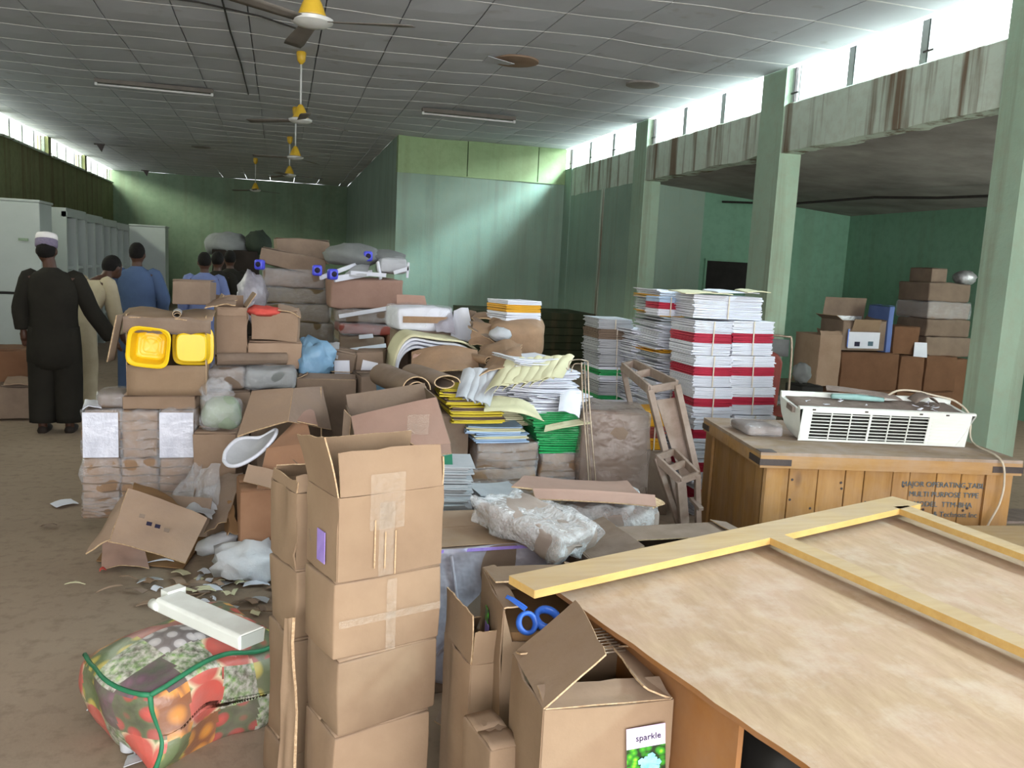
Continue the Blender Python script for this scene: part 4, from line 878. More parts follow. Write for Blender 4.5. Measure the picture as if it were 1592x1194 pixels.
# yellow and blue pads on the left
for i,(x0,y0,x1,y1,m,l) in enumerate(((738,676,822,690,'bluep','pale blue pad lying directly on the left kraft ream'),(730,664,816,677,'bluep','pale blue pad with curling corner under the yellow pads'),(704,646,786,660,'yellow','lowest of the yellow-edged pads left of the paper pile'),(700,632,782,646,'yellow','second yellow-edged pad from the bottom left of the paper pile'),(694,619,762,631,'yellow','third yellow-edged pad from the bottom, shorter'),(690,606,752,618,'yellow','topmost yellow-edged pad left of the paper pile'))):
    cx,zb,w,h=front(x0,y0,x1,y1,YP-.05); booklets(l,(cx,YP+.10,zb),(w,.26,h*.95),[(.45,m),(.35,'card_dull' if m=='yellow' else 'paper_y'),(.2,m)],RND.uniform(-5,5),.012,strap=False,bend=.01,name='paper_pad',cat='paper pad')
cx,zb,w,h=front(735,600,850,664,YP+.1); pages_o=booklets('mixed cream sheets bulging above the pale blue pads',(cx+.02,YP+.28,zb),(w*.9,.30,h),[(.5,'paper_y'),(.5,'paper')],6,.03,strap=False,fan=.03,bend=.02)
# white fanned stacks
for i,(x0,y0,x1,y1,l,m) in enumerate(((815,618,908,642,'lowest fanned white paper stack on the green bundles','paper'),(800,600,905,620,'second fanned white paper stack above the green bundles','paper'),(785,580,898,602,'third fanned white paper stack with lilac shade','paper'),(795,560,872,582,'uppermost fanned white paper stack under the cream sheets','paper'))):
    cx,zb,w,h=front(x0,y0,x1,y1,YP); booklets(l,(cx,YP+.17,zb),(w,.30,h),[(1,m)],RND.uniform(-12,12),.03,strap=False,fan=.05*(-1)**i,bend=.02,name='paper_stack',cat='paper stack',th=.005)
rnd=random.Random(8)
fl=['leftmost','second','third','fourth','fifth','sixth','rightmost']
for k in range(7):   # cream sheets fanned over the top
    x=775+k*14; quad('cream_sheet',fl[k]+' cream sheet of the fan drooping over the pile top','paper sheet',[W(x-22,612-k*2,Y=YP-.14),W(x+16,600-k*2,Y=YP-.16+.006*k),W(x+34,560-k,Y=YP+.1),W(x+6,566-k,Y=YP+.12)],'paper_y',.003,.025,.012,8)
for k in range(4):
    x=722+k*11; quad('limp_sheet',fl[k]+' limp greyish sheet hanging left of the cream fan','paper sheet',[W(x-14,618+3*k,Y=YP-.12),W(x+6,624+3*k,Y=YP-.14),W(x+22,578,Y=YP+.06),W(x-2,575,Y=YP+.08)],'paper_g',.003,.02,.012,8)
quad('torn_card','brown torn card lying over the cream sheets at pile top','cardboard sheet',[W(745,585,Y=YP+.0),W(808,572,Y=YP+.02),W(812,540,Y=YP+.3),W(762,556,Y=YP+.3)],'kraft',.005,.02,.01,8,'card_edge',torn=.15)
quad('curled_sheet','curled white and yellow sheet right of the limp sheets','paper sheet',[W(752,640,Y=YP-.15),W(846,655,Y=YP-.13),W(830,632,Y=YP-.0),W(755,618,Y=YP+.0)],'paper_y',.004,.03,.012,8)
quad('white_sheet','white sheet edge curling down at the right side of the pile','paper sheet',[W(868,640,Y=YP-.12),W(900,650,Y=YP-.12),W(905,610,Y=YP+.0),W(872,606,Y=YP+.02)],'paper',.004,.02,.01,8)
# white page edges low left of the column
cx,zb,w,h=front(735,775,800,858,YP-.35)
booklets('loose white page pile at the foot of the left kraft column',(W(765,790,Y=4.0).x,4.02,0),(.24,.24,W(765,762,Y=4.0).z),[(1,'paper_g')],5,.02,strap=False,bend=.01)
booklets('white page pile just right of the front tower, behind the film-hung box',(W(690,790,Y=3.75).x,3.8,0),(.22,.26,W(690,722,Y=3.7).z),[(1,'paper_g')],-6,.02,strap=False)
# ---- reddish carton tilted
c=[W(556,700,Y=3.85),W(700,690,Y=3.78),W(678,618,Y=3.95),W(546,648,Y=4.0)]
rbx=empty('reddish_carton',sum(c,Vector())/4,label='pinkish red-brown tilted carton with green base band behind the front tower',cat='cardboard box')
qpart(rbx,'front_panel',c,'card_pink',.006,.006,.003,8,'card_edge')
def off(p,y,z=0,x=0): return Vector(p)+Vector((x,y,z))
qpart(rbx,'side_panel',[c[1],off(c[1],.34,.0,-.02),off(c[2],.34,-.0,.0),c[2]],'card_dull',.006,0,.003,5)
qpart(rbx,'side_panel',[c[0],off(c[0],.34,.0),off(c[3],.34),c[3]],'card_dull',.006,0,.003,5)
qpart(rbx,'back_panel',[off(c[0],.34),off(c[1],.34),off(c[2],.34,.02),off(c[3],.34,.05)],'card_dull',.006,0,.003,5,'card_edge')
qpart(rbx,'flap',[off(c[3],-.0,.0),off(c[3],.0,-.36,-.02),off(c[3],.03,-.36,-.05),off(c[3],.03,.03,-.03)],'card_dull',.005,0,.004,5,'card_edge')
c0=[W(566,722,Y=3.78),W(702,705,Y=3.72),c[1],c[0]]; qpart(rbx,'lower_panel',c0,'card_pink',.006,0,.002,4,'card_edge')
c1_=[W(672,736,Y=3.70),W(704,728,Y=3.70),W(703,706,Y=3.72),W(671,712,Y=3.73)]; qpart(rbx,'green_band',c1_,'green_dk' if 'green_dk' in M else 'green',.006,0,.001,2)
patch(rbx,'tape','tape',.10,.10,(W(650,660,Y=3.8)-Vector(rbx.location)),(.2,0,0))
carton('supporting carton under the tilted reddish one',(W(625,760,Y=3.9).x,4.02,0),(.40,.40,W(625,722,Y=3.8).z-.02),0,mat='card_dull')
# ---- rolled corrugated cardboard
q_=W(652,598,Y=4.5); r1=spiral_roll('fat double-rolled sheet of corrugated cardboard above the reddish carton',(q_.x-.05,4.32,q_.z-.075),12,.55,.085,1.6,'card_dull',.85)
q_=W(678,590,Y=4.5); r2=spiral_roll('flattened second curl of corrugated cardboard beside the fat roll',(q_.x+.03,4.38,q_.z-.045),12,.5,.085,1.1,'card_dull',.5)
carton('wide carton under the corrugated rolls',(W(650,650,Y=4.6).x,4.75,0),(.50,.55,W(650,640,Y=4.5).z-.02),4,mat='card_dull')
quad('curved_kraft_board','broad curved brown board arching above the corrugated rolls','cardboard sheet',[W(640,590,Y=4.75),W(745,580,Y=4.7),W(742,545,Y=4.95),W(640,548,Y=5.0)],'kraft',.008,.04,.01,10,'card_edge')
quad('brown_torn_strip','torn vertical brown strip hanging from the white folded sheets','cardboard sheet',[W(636,598,Y=4.85),W(655,600,Y=4.85),W(660,550,Y=4.95),W(642,552,Y=4.95)],'card_pink',.005,.01,.01,6,'card_edge',torn=.2)
# ---- arc of folded white foam / paper sheets
def arc_sheet(label,k,mat):
    Yc=5.25; cx0=W(612+2*k,560,Y=Yc).x; x1=W(742-3*k,560,Y=Yc).x; zt_=W(670,522+6*k,Y=Yc).z; zb_=W(620,585-3*k,Y=Yc).z
    def fn(u,v):
        if u<.4: 
            a=u/.4*PI/2; x=cx0+(.14-.012*k)*(1-math.sin(a)) ; x=cx0+.13*(1-math.cos(a)); z=zb_+(zt_-zb_)*math.sin(a)
            x=cx0+.13*(1-math.cos(a))
        else:
            t_=(u-.4)/.6; x=cx0+.13+(x1-cx0-.13)*t_; z=zt_-.02*math.sin(t_*PI*1.2)-.10*t_**4
        return (x-cx0,v*.42+.01*math.sin(k*2),z-zb_+.006*noise.noise(Vector((u*4,v*3,k))))
    o=MB().slab(fn,22,6,.012).build('folded_sheet',mat,None,True,(cx0,Yc,zb_)); return tag(o,label,'folded sheet')
for k,(l,m) in enumerate((('outermost cream sheet arching over the folded white pile','paper_y'),('second white sheet of the arched folded pile','paper'),('third white sheet of the arched folded pile','paper'),('innermost white sheet of the arched folded pile','paper'))): arc_sheet(l,k,m)
lo,dm=onto(645,545,735,700,5.3,.4); carton('carton inside the arch of white folded sheets',(lo[0],5.5,0),(dm[0],.36,W(690,548,Y=5.3).z-.02),0,mat='card_dull')
# ---- white plastic packs and card above the arc
lo,dm=onto(616,480,700,516,5.6,.35); pz=lo[2]
wrapped('white bundle with brown band in shiny film above the arched sheets',(lo[0],5.85,pz),(dm[0],.35,dm[2]),'paper',8,labels=((0,dm[2]*.5,dm[0]*.9,dm[2]*.28,'kraft'),),amp=.012,layers=0,name='paper_bundle',cat='paper bundle')
carton('tall carton supporting the shiny white bundle in mid pile',(lo[0]+.05,5.85,0),(.42,.38,pz-.01),3,mat='card_dull')
quad('white_board','crumpled white board standing right of the shiny white bundle','paper sheet',[W(700,528,Y=5.6),W(738,532,Y=5.55),W(728,478,Y=5.75),W(706,482,Y=5.8)],'paper',.008,.0,.02,8,freq=2)
quad('grey_film_sheet','greyish translucent sheet over the shiny white bundle','plastic sheet',[W(678,516,Y=5.58),W(708,520,Y=5.55),W(702,480,Y=5.75),W(672,486,Y=5.78)],'film_grey',.003,.01,.02,8)
quad('cardboard_sheet','upright brown cardboard panel behind the shiny white bundle','cardboard sheet',[W(616,496,Y=6.0),W(668,494,Y=5.98),W(660,460,Y=6.02),W(617,458,Y=6.03)],'card_pink',.006,.01,.006,6,'card_edge')
quad('cardboard_sheet','small brown flap peeping up right of the white board','cardboard sheet',[W(722,520,Y=5.8),W(745,522,Y=5.75),W(740,484,Y=5.8),W(722,480,Y=5.85)],'card_dull',.006,.0,.006,4,'card_edge')
# ---- kraft parcel with gold-striped bundle on it
lo,dm=onto(778,500,858,556,5.2,.42)
wrapped('large kraft-wrapped parcel with torn corner, under the gold-striped bundle',(lo[0],5.45,lo[2]),(dm[0],.42,dm[2]),'kraft',-12,6,0,film=False,amp=.02,freq=4,r=.05,bulge=.015,name='kraft_parcel',cat='parcel')
carton('carton under the large kraft parcel',(lo[0],5.45,0),(.30,.40,lo[2]-.03),-8,mat='card_dull')
cx,zb,w,h=front(778,468,838,500,5.35); booklets('bundle of white papers with a gold stripe on the kraft parcel',(cx,5.5,zb),(w,.28,h),[(.42,'paper'),(.38,'gold'),(.2,'paper')],14,.006,strap=False)
quad('kraft_piece','long torn kraft flap sloping down left of the kraft parcel','cardboard sheet',[W(728,508,Y=5.35),W(795,548,Y=5.05),W(800,532,Y=5.2),W(738,494,Y=5.5)],'card_dull',.006,.0,.014,8,'card_edge',torn=.2)
quad('kraft_piece','brown kraft piece with ragged lower edge beside the white board','cardboard sheet',[W(730,535,Y=5.2),W(780,545,Y=5.1),W(785,512,Y=5.35),W(735,500,Y=5.4)],'kraft',.006,.01,.014,8,'card_edge',torn=.25)
quad('kraft_piece','flat brown kraft piece above the torn flap at pile top','cardboard sheet',[W(733,495,Y=5.6),W(778,500,Y=5.5),W(775,488,Y=5.8),W(740,487,Y=5.8)],'kraft',.008,.01,.01,6,'card_edge')
quad('kraft_piece','crumpled brown kraft sheet just left of the cream fan','cardboard sheet',[W(738,572,Y=4.9),W(800,560,Y=4.8),W(812,535,Y=5.0),W(745,538,Y=5.1)],'kraft',.006,.03,.03,8,'card_edge',torn=.25)
spiral_roll('small dark curl of kraft paper at the heart of the pile',(W(752,560,Y=4.85).x,4.72,W(752,562,Y=4.8).z-.02),20,.3,.035,1.5,'kraft',.8,.004,'kraft_curl')
blob('crumpled_paper','crumpled grey plastic and paper below the kraft parcel left side','crumpled paper',W(778,520,Y=5.15),(.07,.06,.045),'paper_g',.10,3)
# filler cartons carrying the top of the pile
carton('buried carton behind the fanned paper pile',(W(800,640,Y=4.9).x,5.0,0),(.42,.28,W(800,575,Y=4.9).z),0,mat='card_dull')
carton('buried carton at the back of the paper pile, right side',(W(870,640,Y=4.95).x+.02,5.02,0),(.30,.26,W(870,625,Y=4.9).z),0,mat='card_dull')
# ---- dusty boxes between clusters
lo,dm=onto(466,592,556,780,5.2,.36); carton('dusty brown carton with a faint stamp behind the tilted tan box',(lo[0],5.4,0),(dm[0],.4,W(510,590,Y=5.2).z),-6,mat='card_dull',flaps={'f':(4,.14),'b':(3,.14),'l':(30,.06)})
lo,dm=onto(556,585,600,800,5.1,.3); carton('narrow grey-brown carton right of the stamped one',(lo[0],5.3,0),(dm[0],.3,W(580,588,Y=5.1).z),6,mat='card_dull')
MB_=None
cx,zb,w,h=front(512,548,556,588,5.5); o=carton('upturned small grey carton with white label, left one of two',(cx,5.62,zb),(w,.22,h),-18,ry=8,mat='card_dull'); patch(o,'paper_label','paper',.10,.09,(.02,-.125,h*.45),(0,-.2,0))
cx,zb,w,h=front(560,548,604,592,5.5); o=carton('upturned small grey carton with white label, right one of two',(cx,5.62,zb),(w,.22,h),-12,ry=-4,mat='card_dull'); patch(o,'paper_label','paper',.10,.07,(.0,-.125,h*.5),(0,.25,0))
blob('plastic_bag','light blue crumpled plastic bag behind the stamped carton','plastic bag',W(488,560,Y=5.45),(.13,.11,.13),'skyblue',.16,2.8)
blob('plastic_bag','small light blue plastic bag beside the rolled cardboard','plastic bag',W(596,590,Y=4.9),(.045,.05,.085),'skyblue',.10,2.2)
o=quad('plastic_bag','upper fold of light blue plastic beside the rust-coloured carton','plastic bag',[W(462,560,Y=5.5),W(486,555,Y=5.5),W(484,525,Y=5.6),W(466,528,Y=5.6)],'skyblue',.006,.01,.03,8)
quad('white_sheet','white crumpled sheet on top of the light blue bag','paper sheet',[W(488,556,Y=5.5),W(525,560,Y=5.45),W(528,534,Y=5.7),W(484,535,Y=5.7)],'paper_g',.005,.02,.025,8)
# ================================================================ BACK STACKS
def pack(x0,y0,x1,y1,Y,d,label,mat='card_dull',**k):
    lo,dm=onto(x0,y0,x1,y1,Y,d); return wrapped(label,lo,(dm[0],d,dm[2]*.98),mat,**k)
YB1=8.0
ly=[448,472,501,533,566,600,655]
lx=[(408,508),(405,513),(408,518),(425,528),(440,530),(430,532)]
nm=['topmost','second','third','fourth','fifth','lowest']
pack(410,420,505,447,YB1,.6,'pale film-covered flat pack under the slanted carton of the back left stack','card_dull',amp=.015)
for i,(a,b) in enumerate(zip(ly,ly[1:])):
    pack(lx[i][0],a,lx[i][1],b,YB1,.6,nm[i]+' olive-brown carton pack from the top in the back left stack','olivecard' if 'olivecard' in M else 'card_dull',amp=.02,rz=(-1)**i*2)
lo,dm=onto(400,388,500,418,YB1,.6); carton('slanted tan carton crowning the back left stack with torn black slits',(lo[0]+.02,YB1+.25,lo[2]),(dm[0],.5,dm[2]*.8),0,rx=0,ry=9,mat='card_dull',amp=.02)
carton('closed tan carton behind the slanted one on the back left stack',(lo[0]+.12,YB1+.72,lo[2]+.06),(dm[0]*.9,.4,.22),4,mat='card_dull',amp=.02)
blob('film_clump','bluish crumpled clear film at the left side of the back left stack','plastic film',W(392,462,Y=7.9),(.13,.12,.22),'film_grey',.08,2.5)
YB2=7.5
pieces=[(513,433,626,481,'card_pink','broad tan carton below the white bars, back right stack'),(525,482,622,502,'card_dull','grey-brown flat pack below the long white bar, back right stack'),(528,504,622,520,'redbrown','dark red-brown flat pack with white slip, back right stack'),(530,522,600,552,'card_dull','grey-brown carton low in the back right stack, left half'),(600,520,626,552,'card_red','dark brown small carton low in the back right stack, right half'),(515,553,628,600,'card_red','dark brown wide carton at the base of the back right stack'),(515,601,628,670,'card_dull','buried lowest carton of the back right stack')]
for i,(x0,y0,x1,y1,m,l) in enumerate(pieces): pack(x0,y0,x1,y1,YB2,.55,l,m,amp=.016,film=i in(1,2),rz=(-1)**i*2)
def bar(label,a,b,w=.035,t_=.02,mat='paper',name='white_bar',cap=None):
    o=empty(name,(Vector(a)+Vector(b))/2,label=label,cat='metal bar'); beam('bar',a,b,w,t_,mat,o,(0,0,1))
    return o
q=lambda x,y,Y:W(x,y,Y=Y)
bar('long white bar lying across the middle of the back right stack',q(527,492,7.45),q(622,476,7.45)); bar('short white upright end of the long bar in the back right stack',q(621,478,7.4),q(620,468,7.5))
bar('white bar low in the back right stack',q(535,546,7.45),q(600,537,7.45)); bar('white slip bar on the dark red pack',q(558,524,7.44),q(580,522,7.44))
bar('long slanted white bar with blue end on top of the back right stack',q(498,432,7.3),q(556,410,7.8)); bar('second slanted white bar beside the blue cap',q(520,434,7.3),q(578,424,7.6),.05)
bar('white bar forming a flat frame on top of the back right stack',q(545,424,7.4),q(600,428,7.45)); bar('white upright bar hanging over the front of the back right stack',q(587,407,7.54),q(592,434,7.47),.03); bar('white bar at top right edge of the back right stack',q(612,424,7.5),q(636,417,7.5)); bar('short white upright at the far right of the back right stack',q(635,408,7.5),q(633,432,7.5),.02)
quad('white_sheet','white flat sheets between the bars of the back right stack','paper sheet',[q(535,430,7.4),q(570,428,7.4),q(575,412,7.8),q(550,414,7.8)],'paper_g',.02,.01,.01,6)
pack(592,402,632,424,7.55,.4,'grey flat pack at the right under the end bars','paper_g',amp=.015,film=True)
for x,y,Y,l in ((404,411,7.9,'violet-blue plastic block at the left edge of the back left stack'),(493,420,7.25,'violet-blue plastic block at the left end of the slanted white bar'),(517,426,7.25,'violet-blue plastic block just right of the bar end'),(572,398,7.75,'violet-blue plastic block high on the back right stack'),):
    p=q(x,y,Y); s_=.047 if y<500 else .02
    o=empty('plastic_block',(p.x,p.y,p.z-s_),(0,0,RND.uniform(-.4,.4)),l,'plastic block'); rbox(s_*1.7,s_*1.7,s_*1.9,s_*.4,3,.002,5,3).build('cap','blue_cap',o,True); MB().lathe([(s_*.5,0),(s_*.5,-.02),(s_*.45,-.03)],12,mx=Matrix.Translation((0,-s_*.9,s_))@Matrix.Rotation(PI/2,4,'X')).build('socket','inkd',o,True)
blob('film_clump','greyish film heap on top of the back right stack','plastic film',q(548,398,7.9),(.26,.2,.11),'greysack',.08,2.5,flat=.8)
blob('film_clump','low greenish-grey film heap at the top right of the back right stack','plastic film',q(598,400,7.95),(.2,.2,.07),'greysack',.08,2.5,flat=.8)
q=W(628,562,Y=6.5)
carton('low brown carton between the back right stack and the folded sheets',(W(600,560,Y=6.6).x,6.75,0),(.45,.4,W(590,560,Y=6.6).z),0,mat='card_red')
# ================================================================ LEFT CLUSTER
YL=5.0
gp='film-wrapped ream packs in the front left block'
cols=[(128,187,'left'),(188,246,'middle'),(247,303,'right')]
for ci,(x0,x1,cn) in enumerate(cols):
    yy=[638,712,776,806]
    for i,(a,b) in enumerate(zip(yy,yy[1:])):
        lo,dm=onto(x0,a,x1,b,YL,.33); s_=['upper','lower brown','bottom'][i]
        white=(i==0 and ci!=1)
        wrapped(f'{s_} {"white-faced " if white else ""}film-wrapped pack of the {cn} column, front left block',(lo[0],YL+.165,lo[2]),(dm[0]*.98,.33,dm[2]*.985),'kraft',0,amp=.014,freq=9,r=.015,layers=5,labels=((0,dm[2]*.5,dm[0]*.94,dm[2]*.94,'whitewrap'),) if white else (),bulge=.006,name='wrapped_pack')
lo,dm=onto(146,614,190,637,YL,.28); wrapped('flat grey pack lying on the left column of the front left block',(lo[0],YL+.17,lo[2]),(dm[0],.25,dm[2]*.95),'card_dull',4,amp=.008)
quad('white_sheet','small white crumpled sheet on the left column of front left block','paper sheet',[W(128,636,Y=YL-.02),W(158,634,Y=YL),W(154,624,Y=YL+.2),W(132,622,Y=YL+.2)],'paper',.004,.01,.01,6)
lo,dm=onto(190,616,304,637,YL,.3); carton('flattened worn carton layer under the box of yellow tubs',(lo[0],YL+.17,lo[2]),(dm[0],.3,dm[2]*.96),0,amp=.01)
# box of yellow tubs: open towards the camera
x0,x1=198,320; b0=W(x0,614,Y=YL-.02); b1=W(x1,614,Y=YL-.02); top_=W(260,490,Y=YL-.02); BWd=b1.x-b0.x; BH=top_.z-b0.z; BD=.34
tb=empty('open_front_carton',((b0.x+b1.x)/2,YL-.02,b0.z),(0,0,.02),'torn carton lying open toward the camera with two yellow tubs inside','cardboard box')
w2_=BWd/2
for (a,b,nm_) in (((-w2_,0),(-w2_,BD),'side_panel'),((w2_,BD),(w2_,0),'side_panel'),((w2_,BD),(-w2_,BD),'back_panel')):
    MB().slab(lambda u,v:(a[0]+(b[0]-a[0])*u+.004*noise.noise(Vector((u*4,v*4,1))),a[1]+(b[1]-a[1])*u,BH*v),5,5,.006,0,edge=1).build(nm_,['card','card_edge'],tb,True)
hb_=W(260,568,Y=YL-.02).z-b0.z
MB().slab(lambda u,v:(-w2_+2*w2_*u,.0-.008*math.sin(v*3),hb_*v),6,4,.006,0,edge=1).build('front_panel',['card','card_edge'],tb,True)
MB().slab(lambda u,v:(-w2_*1.0+2*w2_*u,BD*v,.004),2,2,.006).build('bottom_panel','card_in',tb)
MB().slab(lambda u,v:(-w2_*1.12+2.3*w2_*u,-.03+(BD+.03)*v,BH+.01+.02*noise.noise(Vector((u*3,v*3,5)))-.03*(1-v)**2),8,6,.006,0,edge=1).build('top_flap',['card','card_edge'],tb,True)
MB().slab(lambda u,v:(-w2_*1.06+2.2*w2_*u,-.035+.012*math.sin(u*12),BH-.012-.085*v+.02*noise.noise(Vector((u*5,v,3)))),12,3,.005,0,edge=1).build('hanging_flap',['card_dull','card_edge'],tb,True)
MB().slab(lambda u,v:(-w2_-.01-.05*v-.02*u,-.02-.10*u*(1),BH-.0-.25*v),6,6,.006,0,edge=1).build('side_flap',['card_dull','card_edge'],tb,True)
MB().slab(lambda u,v:(-w2_*.5+1.3*w2_*u,.02,BH-.075-.03*v+.004*math.sin(u*20)),10,2,.003).build('film_strip','film_grey',tb,True)
def tub(label,loc,rot,s_=1):
    o=empty('yellow_tub',loc,rot,label,'plastic tub'); n=28
    def ringp(r,z): return [(math.copysign(abs(math.cos(2*PI*k/n))**.45,math.cos(2*PI*k/n))*r,math.copysign(abs(math.sin(2*PI*k/n))**.45,math.sin(2*PI*k/n))*r,z) for k in range(n)]
    prof_=[(.068,.10),(.073,.012),(.090,.008),(.094,.0),(.088,-.002),(.070,.012),(.062,.092),(.0,.094)]
    prof_=[(.0001,.100),(.066,.100),(.072,.094),(.084,.010),(.098,.008),(.100,.0),(.094,-.003),(.082,.004),(.068,.086),(.060,.092),(.0001,.092)]
    vs=[p for r,z in prof_ for p in ringp(r*s_,z*s_)]; m=len(prof_)
    fs=[(i*n+k,(i+1)*n+k,(i+1)*n+(k+1)%n,i*n+(k+1)%n) for i in range(m-1) for k in range(n)]
    ob=MB().add(vs,fs).build('tub_body','tub',o,True); smooth_angle(ob,35)
    mb=MB(); 
    for r in (.045,.03): 
        vs=[p for rr,z in ((r,.0905),(r+.003,.088),(r+.006,.0905)) for p in ringp(rr*s_,z*s_)]; mb.add(vs,[(i*n+k,(i+1)*n+k,(i+1)*n+(k+1)%n,i*n+(k+1)%n) for i in range(2) for k in range(n)])
    mb.build('moulded_rings','tub',o,True); return o
p=W(231,540,Y=YL-.06); tub('open yellow plastic tub tilted toward the camera, left one in the torn carton',(p.x,YL-.07,p.z),(-PI/2,math.radians(6),0),1.12)
p=W(297,541,Y=YL-.06); t2=tub('yellow plastic tub seen on its side, right one in the torn carton',(p.x-.0,YL+.02,p.z-.005),(-PI/2-.0,0,0),1.12)
t2.rotation_euler=(PI/2+.0,0,0); t2.location=(p.x+.0,YL+.06,p.z)
# flaps and box on the top
lo,dm=onto(268,438,330,474,YL+.1,.22); carton('small pink-stained carton on top of the yellow tub box',(lo[0],YL+.22,lo[2]+.0),(dm[0],.2,dm[2]),-4,mat='card_dull',amp=.012)
quad('cardboard_sheet','ragged cardboard flap spreading right from the tub box top','cardboard sheet',[W(318,478,Y=YL),W(366,474,Y=YL+.02),W(368,462,Y=YL+.2),W(330,468,Y=YL+.2)],'card',.006,.01,.012,8,'card_edge',torn=.2)
spiral_roll('thin paper roll standing out of the tub box top',(W(276,484,Y=YL-.0).x,YL-.06,W(276,494,Y=YL).z),5,.2,.025,1.5,'paper_g',.8,.003,'paper_roll')
# cartons behind on the right of tub box
YL2=5.35
lo,dm=onto(330,478,382,560,YL2,.34); zc_=lo[2]; carton('brown carton with wide open torn flaps right of the tub box',lo,(dm[0]*.9,.3,dm[2]),6,flaps={'f':(255,.05),'r':(120,.10),'l':(60,.08),'b':(80,.06)},amp=.016)
lo,dm=onto(392,484,466,530,YL2,.34); carton('tan carton with a rounded torn left edge under the red cloth',(lo[0],YL2+.17,lo[2]),(dm[0],.32,dm[2]),-3,mat='card_pink' if False else 'card',amp=.014)
blob('red_cloth','coral red cloth draped on the tan carton','cloth',W(412,484,Y=YL2+.08),(.115,.12,.035),'redcloth',.10,3,flat=.8)
quad('cardboard_sheet','pale curled flap right of the red cloth','cardboard sheet',[W(432,482,Y=YL2),W(468,494,Y=YL2-.02),W(466,484,Y=YL2+.2),W(432,474,Y=YL2+.2)],'card',.006,.01,.01,6,'card_edge')
lo2,dm2=onto(385,532,468,575,YL2+.02,.3); carton('shallow tan carton below the red-cloth carton',(lo2[0],YL2+.18,lo2[2]),(dm2[0],.3,dm2[2]*.97),2,amp=.012)
spiral_roll('brown cardboard tube lying with its dark open end to the left',(W(332,562,Y=5.1).x,5.28,W(340,566,Y=5.1).z-.04),-75,.42,.045,1.3,'card_dull',.9)
lo3,dm3=onto(322,576,380,606,5.15,.3); wrapped('grey film-covered pack under the cardboard tube, left one',(lo3[0],5.32,lo3[2]),(dm3[0]*.98,.3,dm3[2]),'card_dull',0,amp=.014)
lo3,dm3=onto(381,576,458,606,5.15,.3); wrapped('film-covered pack with green tint right of the tube pack',(lo3[0],5.32,lo3[2]),(dm3[0]*.98,.3,dm3[2]),'greysack',0,amp=.014)
for a,b,l in ((322,388,'left'),(390,458,'right')):
    lo3,dm3=onto(a,608,b,690,5.2,.34); z9=W(350,608,Y=5.15).z
    carton(f'buried brown carton in the {l} half under the film packs, upper',(lo3[0],5.36,z9*.5),(dm3[0],.34,z9*.5-.012),0,mat='card_dull',amp=.012)
    carton(f'buried brown carton in the {l} half under the film packs, lower',(lo3[0],5.36,0),(dm3[0],.34,z9*.5-.008),0,mat='card_dull',amp=.012)
zz=W(350,560,Y=YL2).z
blob('film_clump','glinting clump of clear film right of the tub box','plastic film',W(338,610,Y=4.95),(.085,.07,.075),'film',.14,3)
wrapped('greenish soft pack hanging out below the glinting film clump',(W(347,664,Y=4.9).x,4.9,W(347,662,Y=4.9).z),(.19,.14,.15),'greenpack' if 'greenpack' in M else 'greysack',-14,12,0,amp=.02,r=.05,name='soft_pack',cat='pack')
lo3,dm3=onto(306,668,372,806,4.95,.3); carton('plain brown carton standing right of the front left block',(lo3[0]+.0,5.0,0),(dm3[0],.3,W(340,672,Y=4.9).z),-4,amp=.008)
# tilted tan carton with a white rim tray
YT=4.1
tc=empty('tilted_carton',W(440,660,Y=YT+.42),label='tan carton tipped forward with its flap raised like a lid, left of the front tower',cat='cardboard box')
qq=lambda x,y,Y:W(x,y,Y=Y+.42)
qpart(tc,'raised_flap',[qq(369,679,3.95),qq(448,655,3.9),qq(456,604,4.15),qq(392,609,4.25)],'card',.008,.004,.003,8,'card_edge')
qpart(tc,'inner_panel',[qq(448,655,3.9),qq(515,668,4.1),qq(500,601,4.3),qq(456,604,4.15)],'card_dull',.006,.0,.004,6,'card_edge')
qpart(tc,'side_panel',[qq(460,655,3.95),qq(494,662,3.9),qq(488,640,4.1),qq(472,625,4.15)],'card_pink',.006,.0,.004,6,'card_edge')
qpart(tc,'side_panel',[qq(500,690,4.0),qq(520,720,4.3),qq(511,640,4.35),qq(499,602,4.28)],'card_dull',.006,0,.004,5,'card_edge')
qpart(tc,'back_panel',[qq(400,760,4.3),qq(510,740,4.35),qq(505,630,4.4),qq(400,640,4.4)],'card_dull',.006,0,.004,5)
o=empty('fibre_tray',W(385,700,Y=4.37),label='white-rimmed moulded fibre tray hanging under the raised flap',cat='tray')
rim=[qq(348,716,3.88),qq(352,700,3.95),qq(372,682,4.02),qq(405,680,4.02),qq(428,668,4.0),qq(426,680,3.92),qq(405,704,3.86),qq(375,722,3.82),qq(356,724,3.84)]
MB().tube([Vector(p)-Vector(o.location) for p in smooth_pts(rim+[rim[0]])],.010,7).build('rim','paper',o,True)
vs=[Vector(p)-Vector(o.location) for p in rim]; cen=sum(vs,Vector())/len(vs)+Vector((0,.05,-.02)); MB().add(vs+[cen],[(i,(i+1)%len(vs),len(vs)) for i in range(len(vs))]).build('tray_floor','paper_g',o,True)
oc=empty('orange_carton',W(445,700,Y=4.32),label='orange-brown carton with faint print, corner pointing up, under the tipped tan one',cat='cardboard box')
qpart(oc,'front_panel',[qq(400,760,3.75),qq(482,764,3.7),qq(486,690,3.82),qq(415,697,3.85)],'card_red2' if 'card_red2' in M else 'card_pink',.006,.01,.006,8,'card_edge')
qpart(oc,'upper_panel',[qq(415,699,3.85),qq(486,692,3.82),qq(478,658,3.95),qq(456,658,3.98)],'card_red2' if 'card_red2' in M else 'card_pink',.006,.006,.006,8,'card_edge')
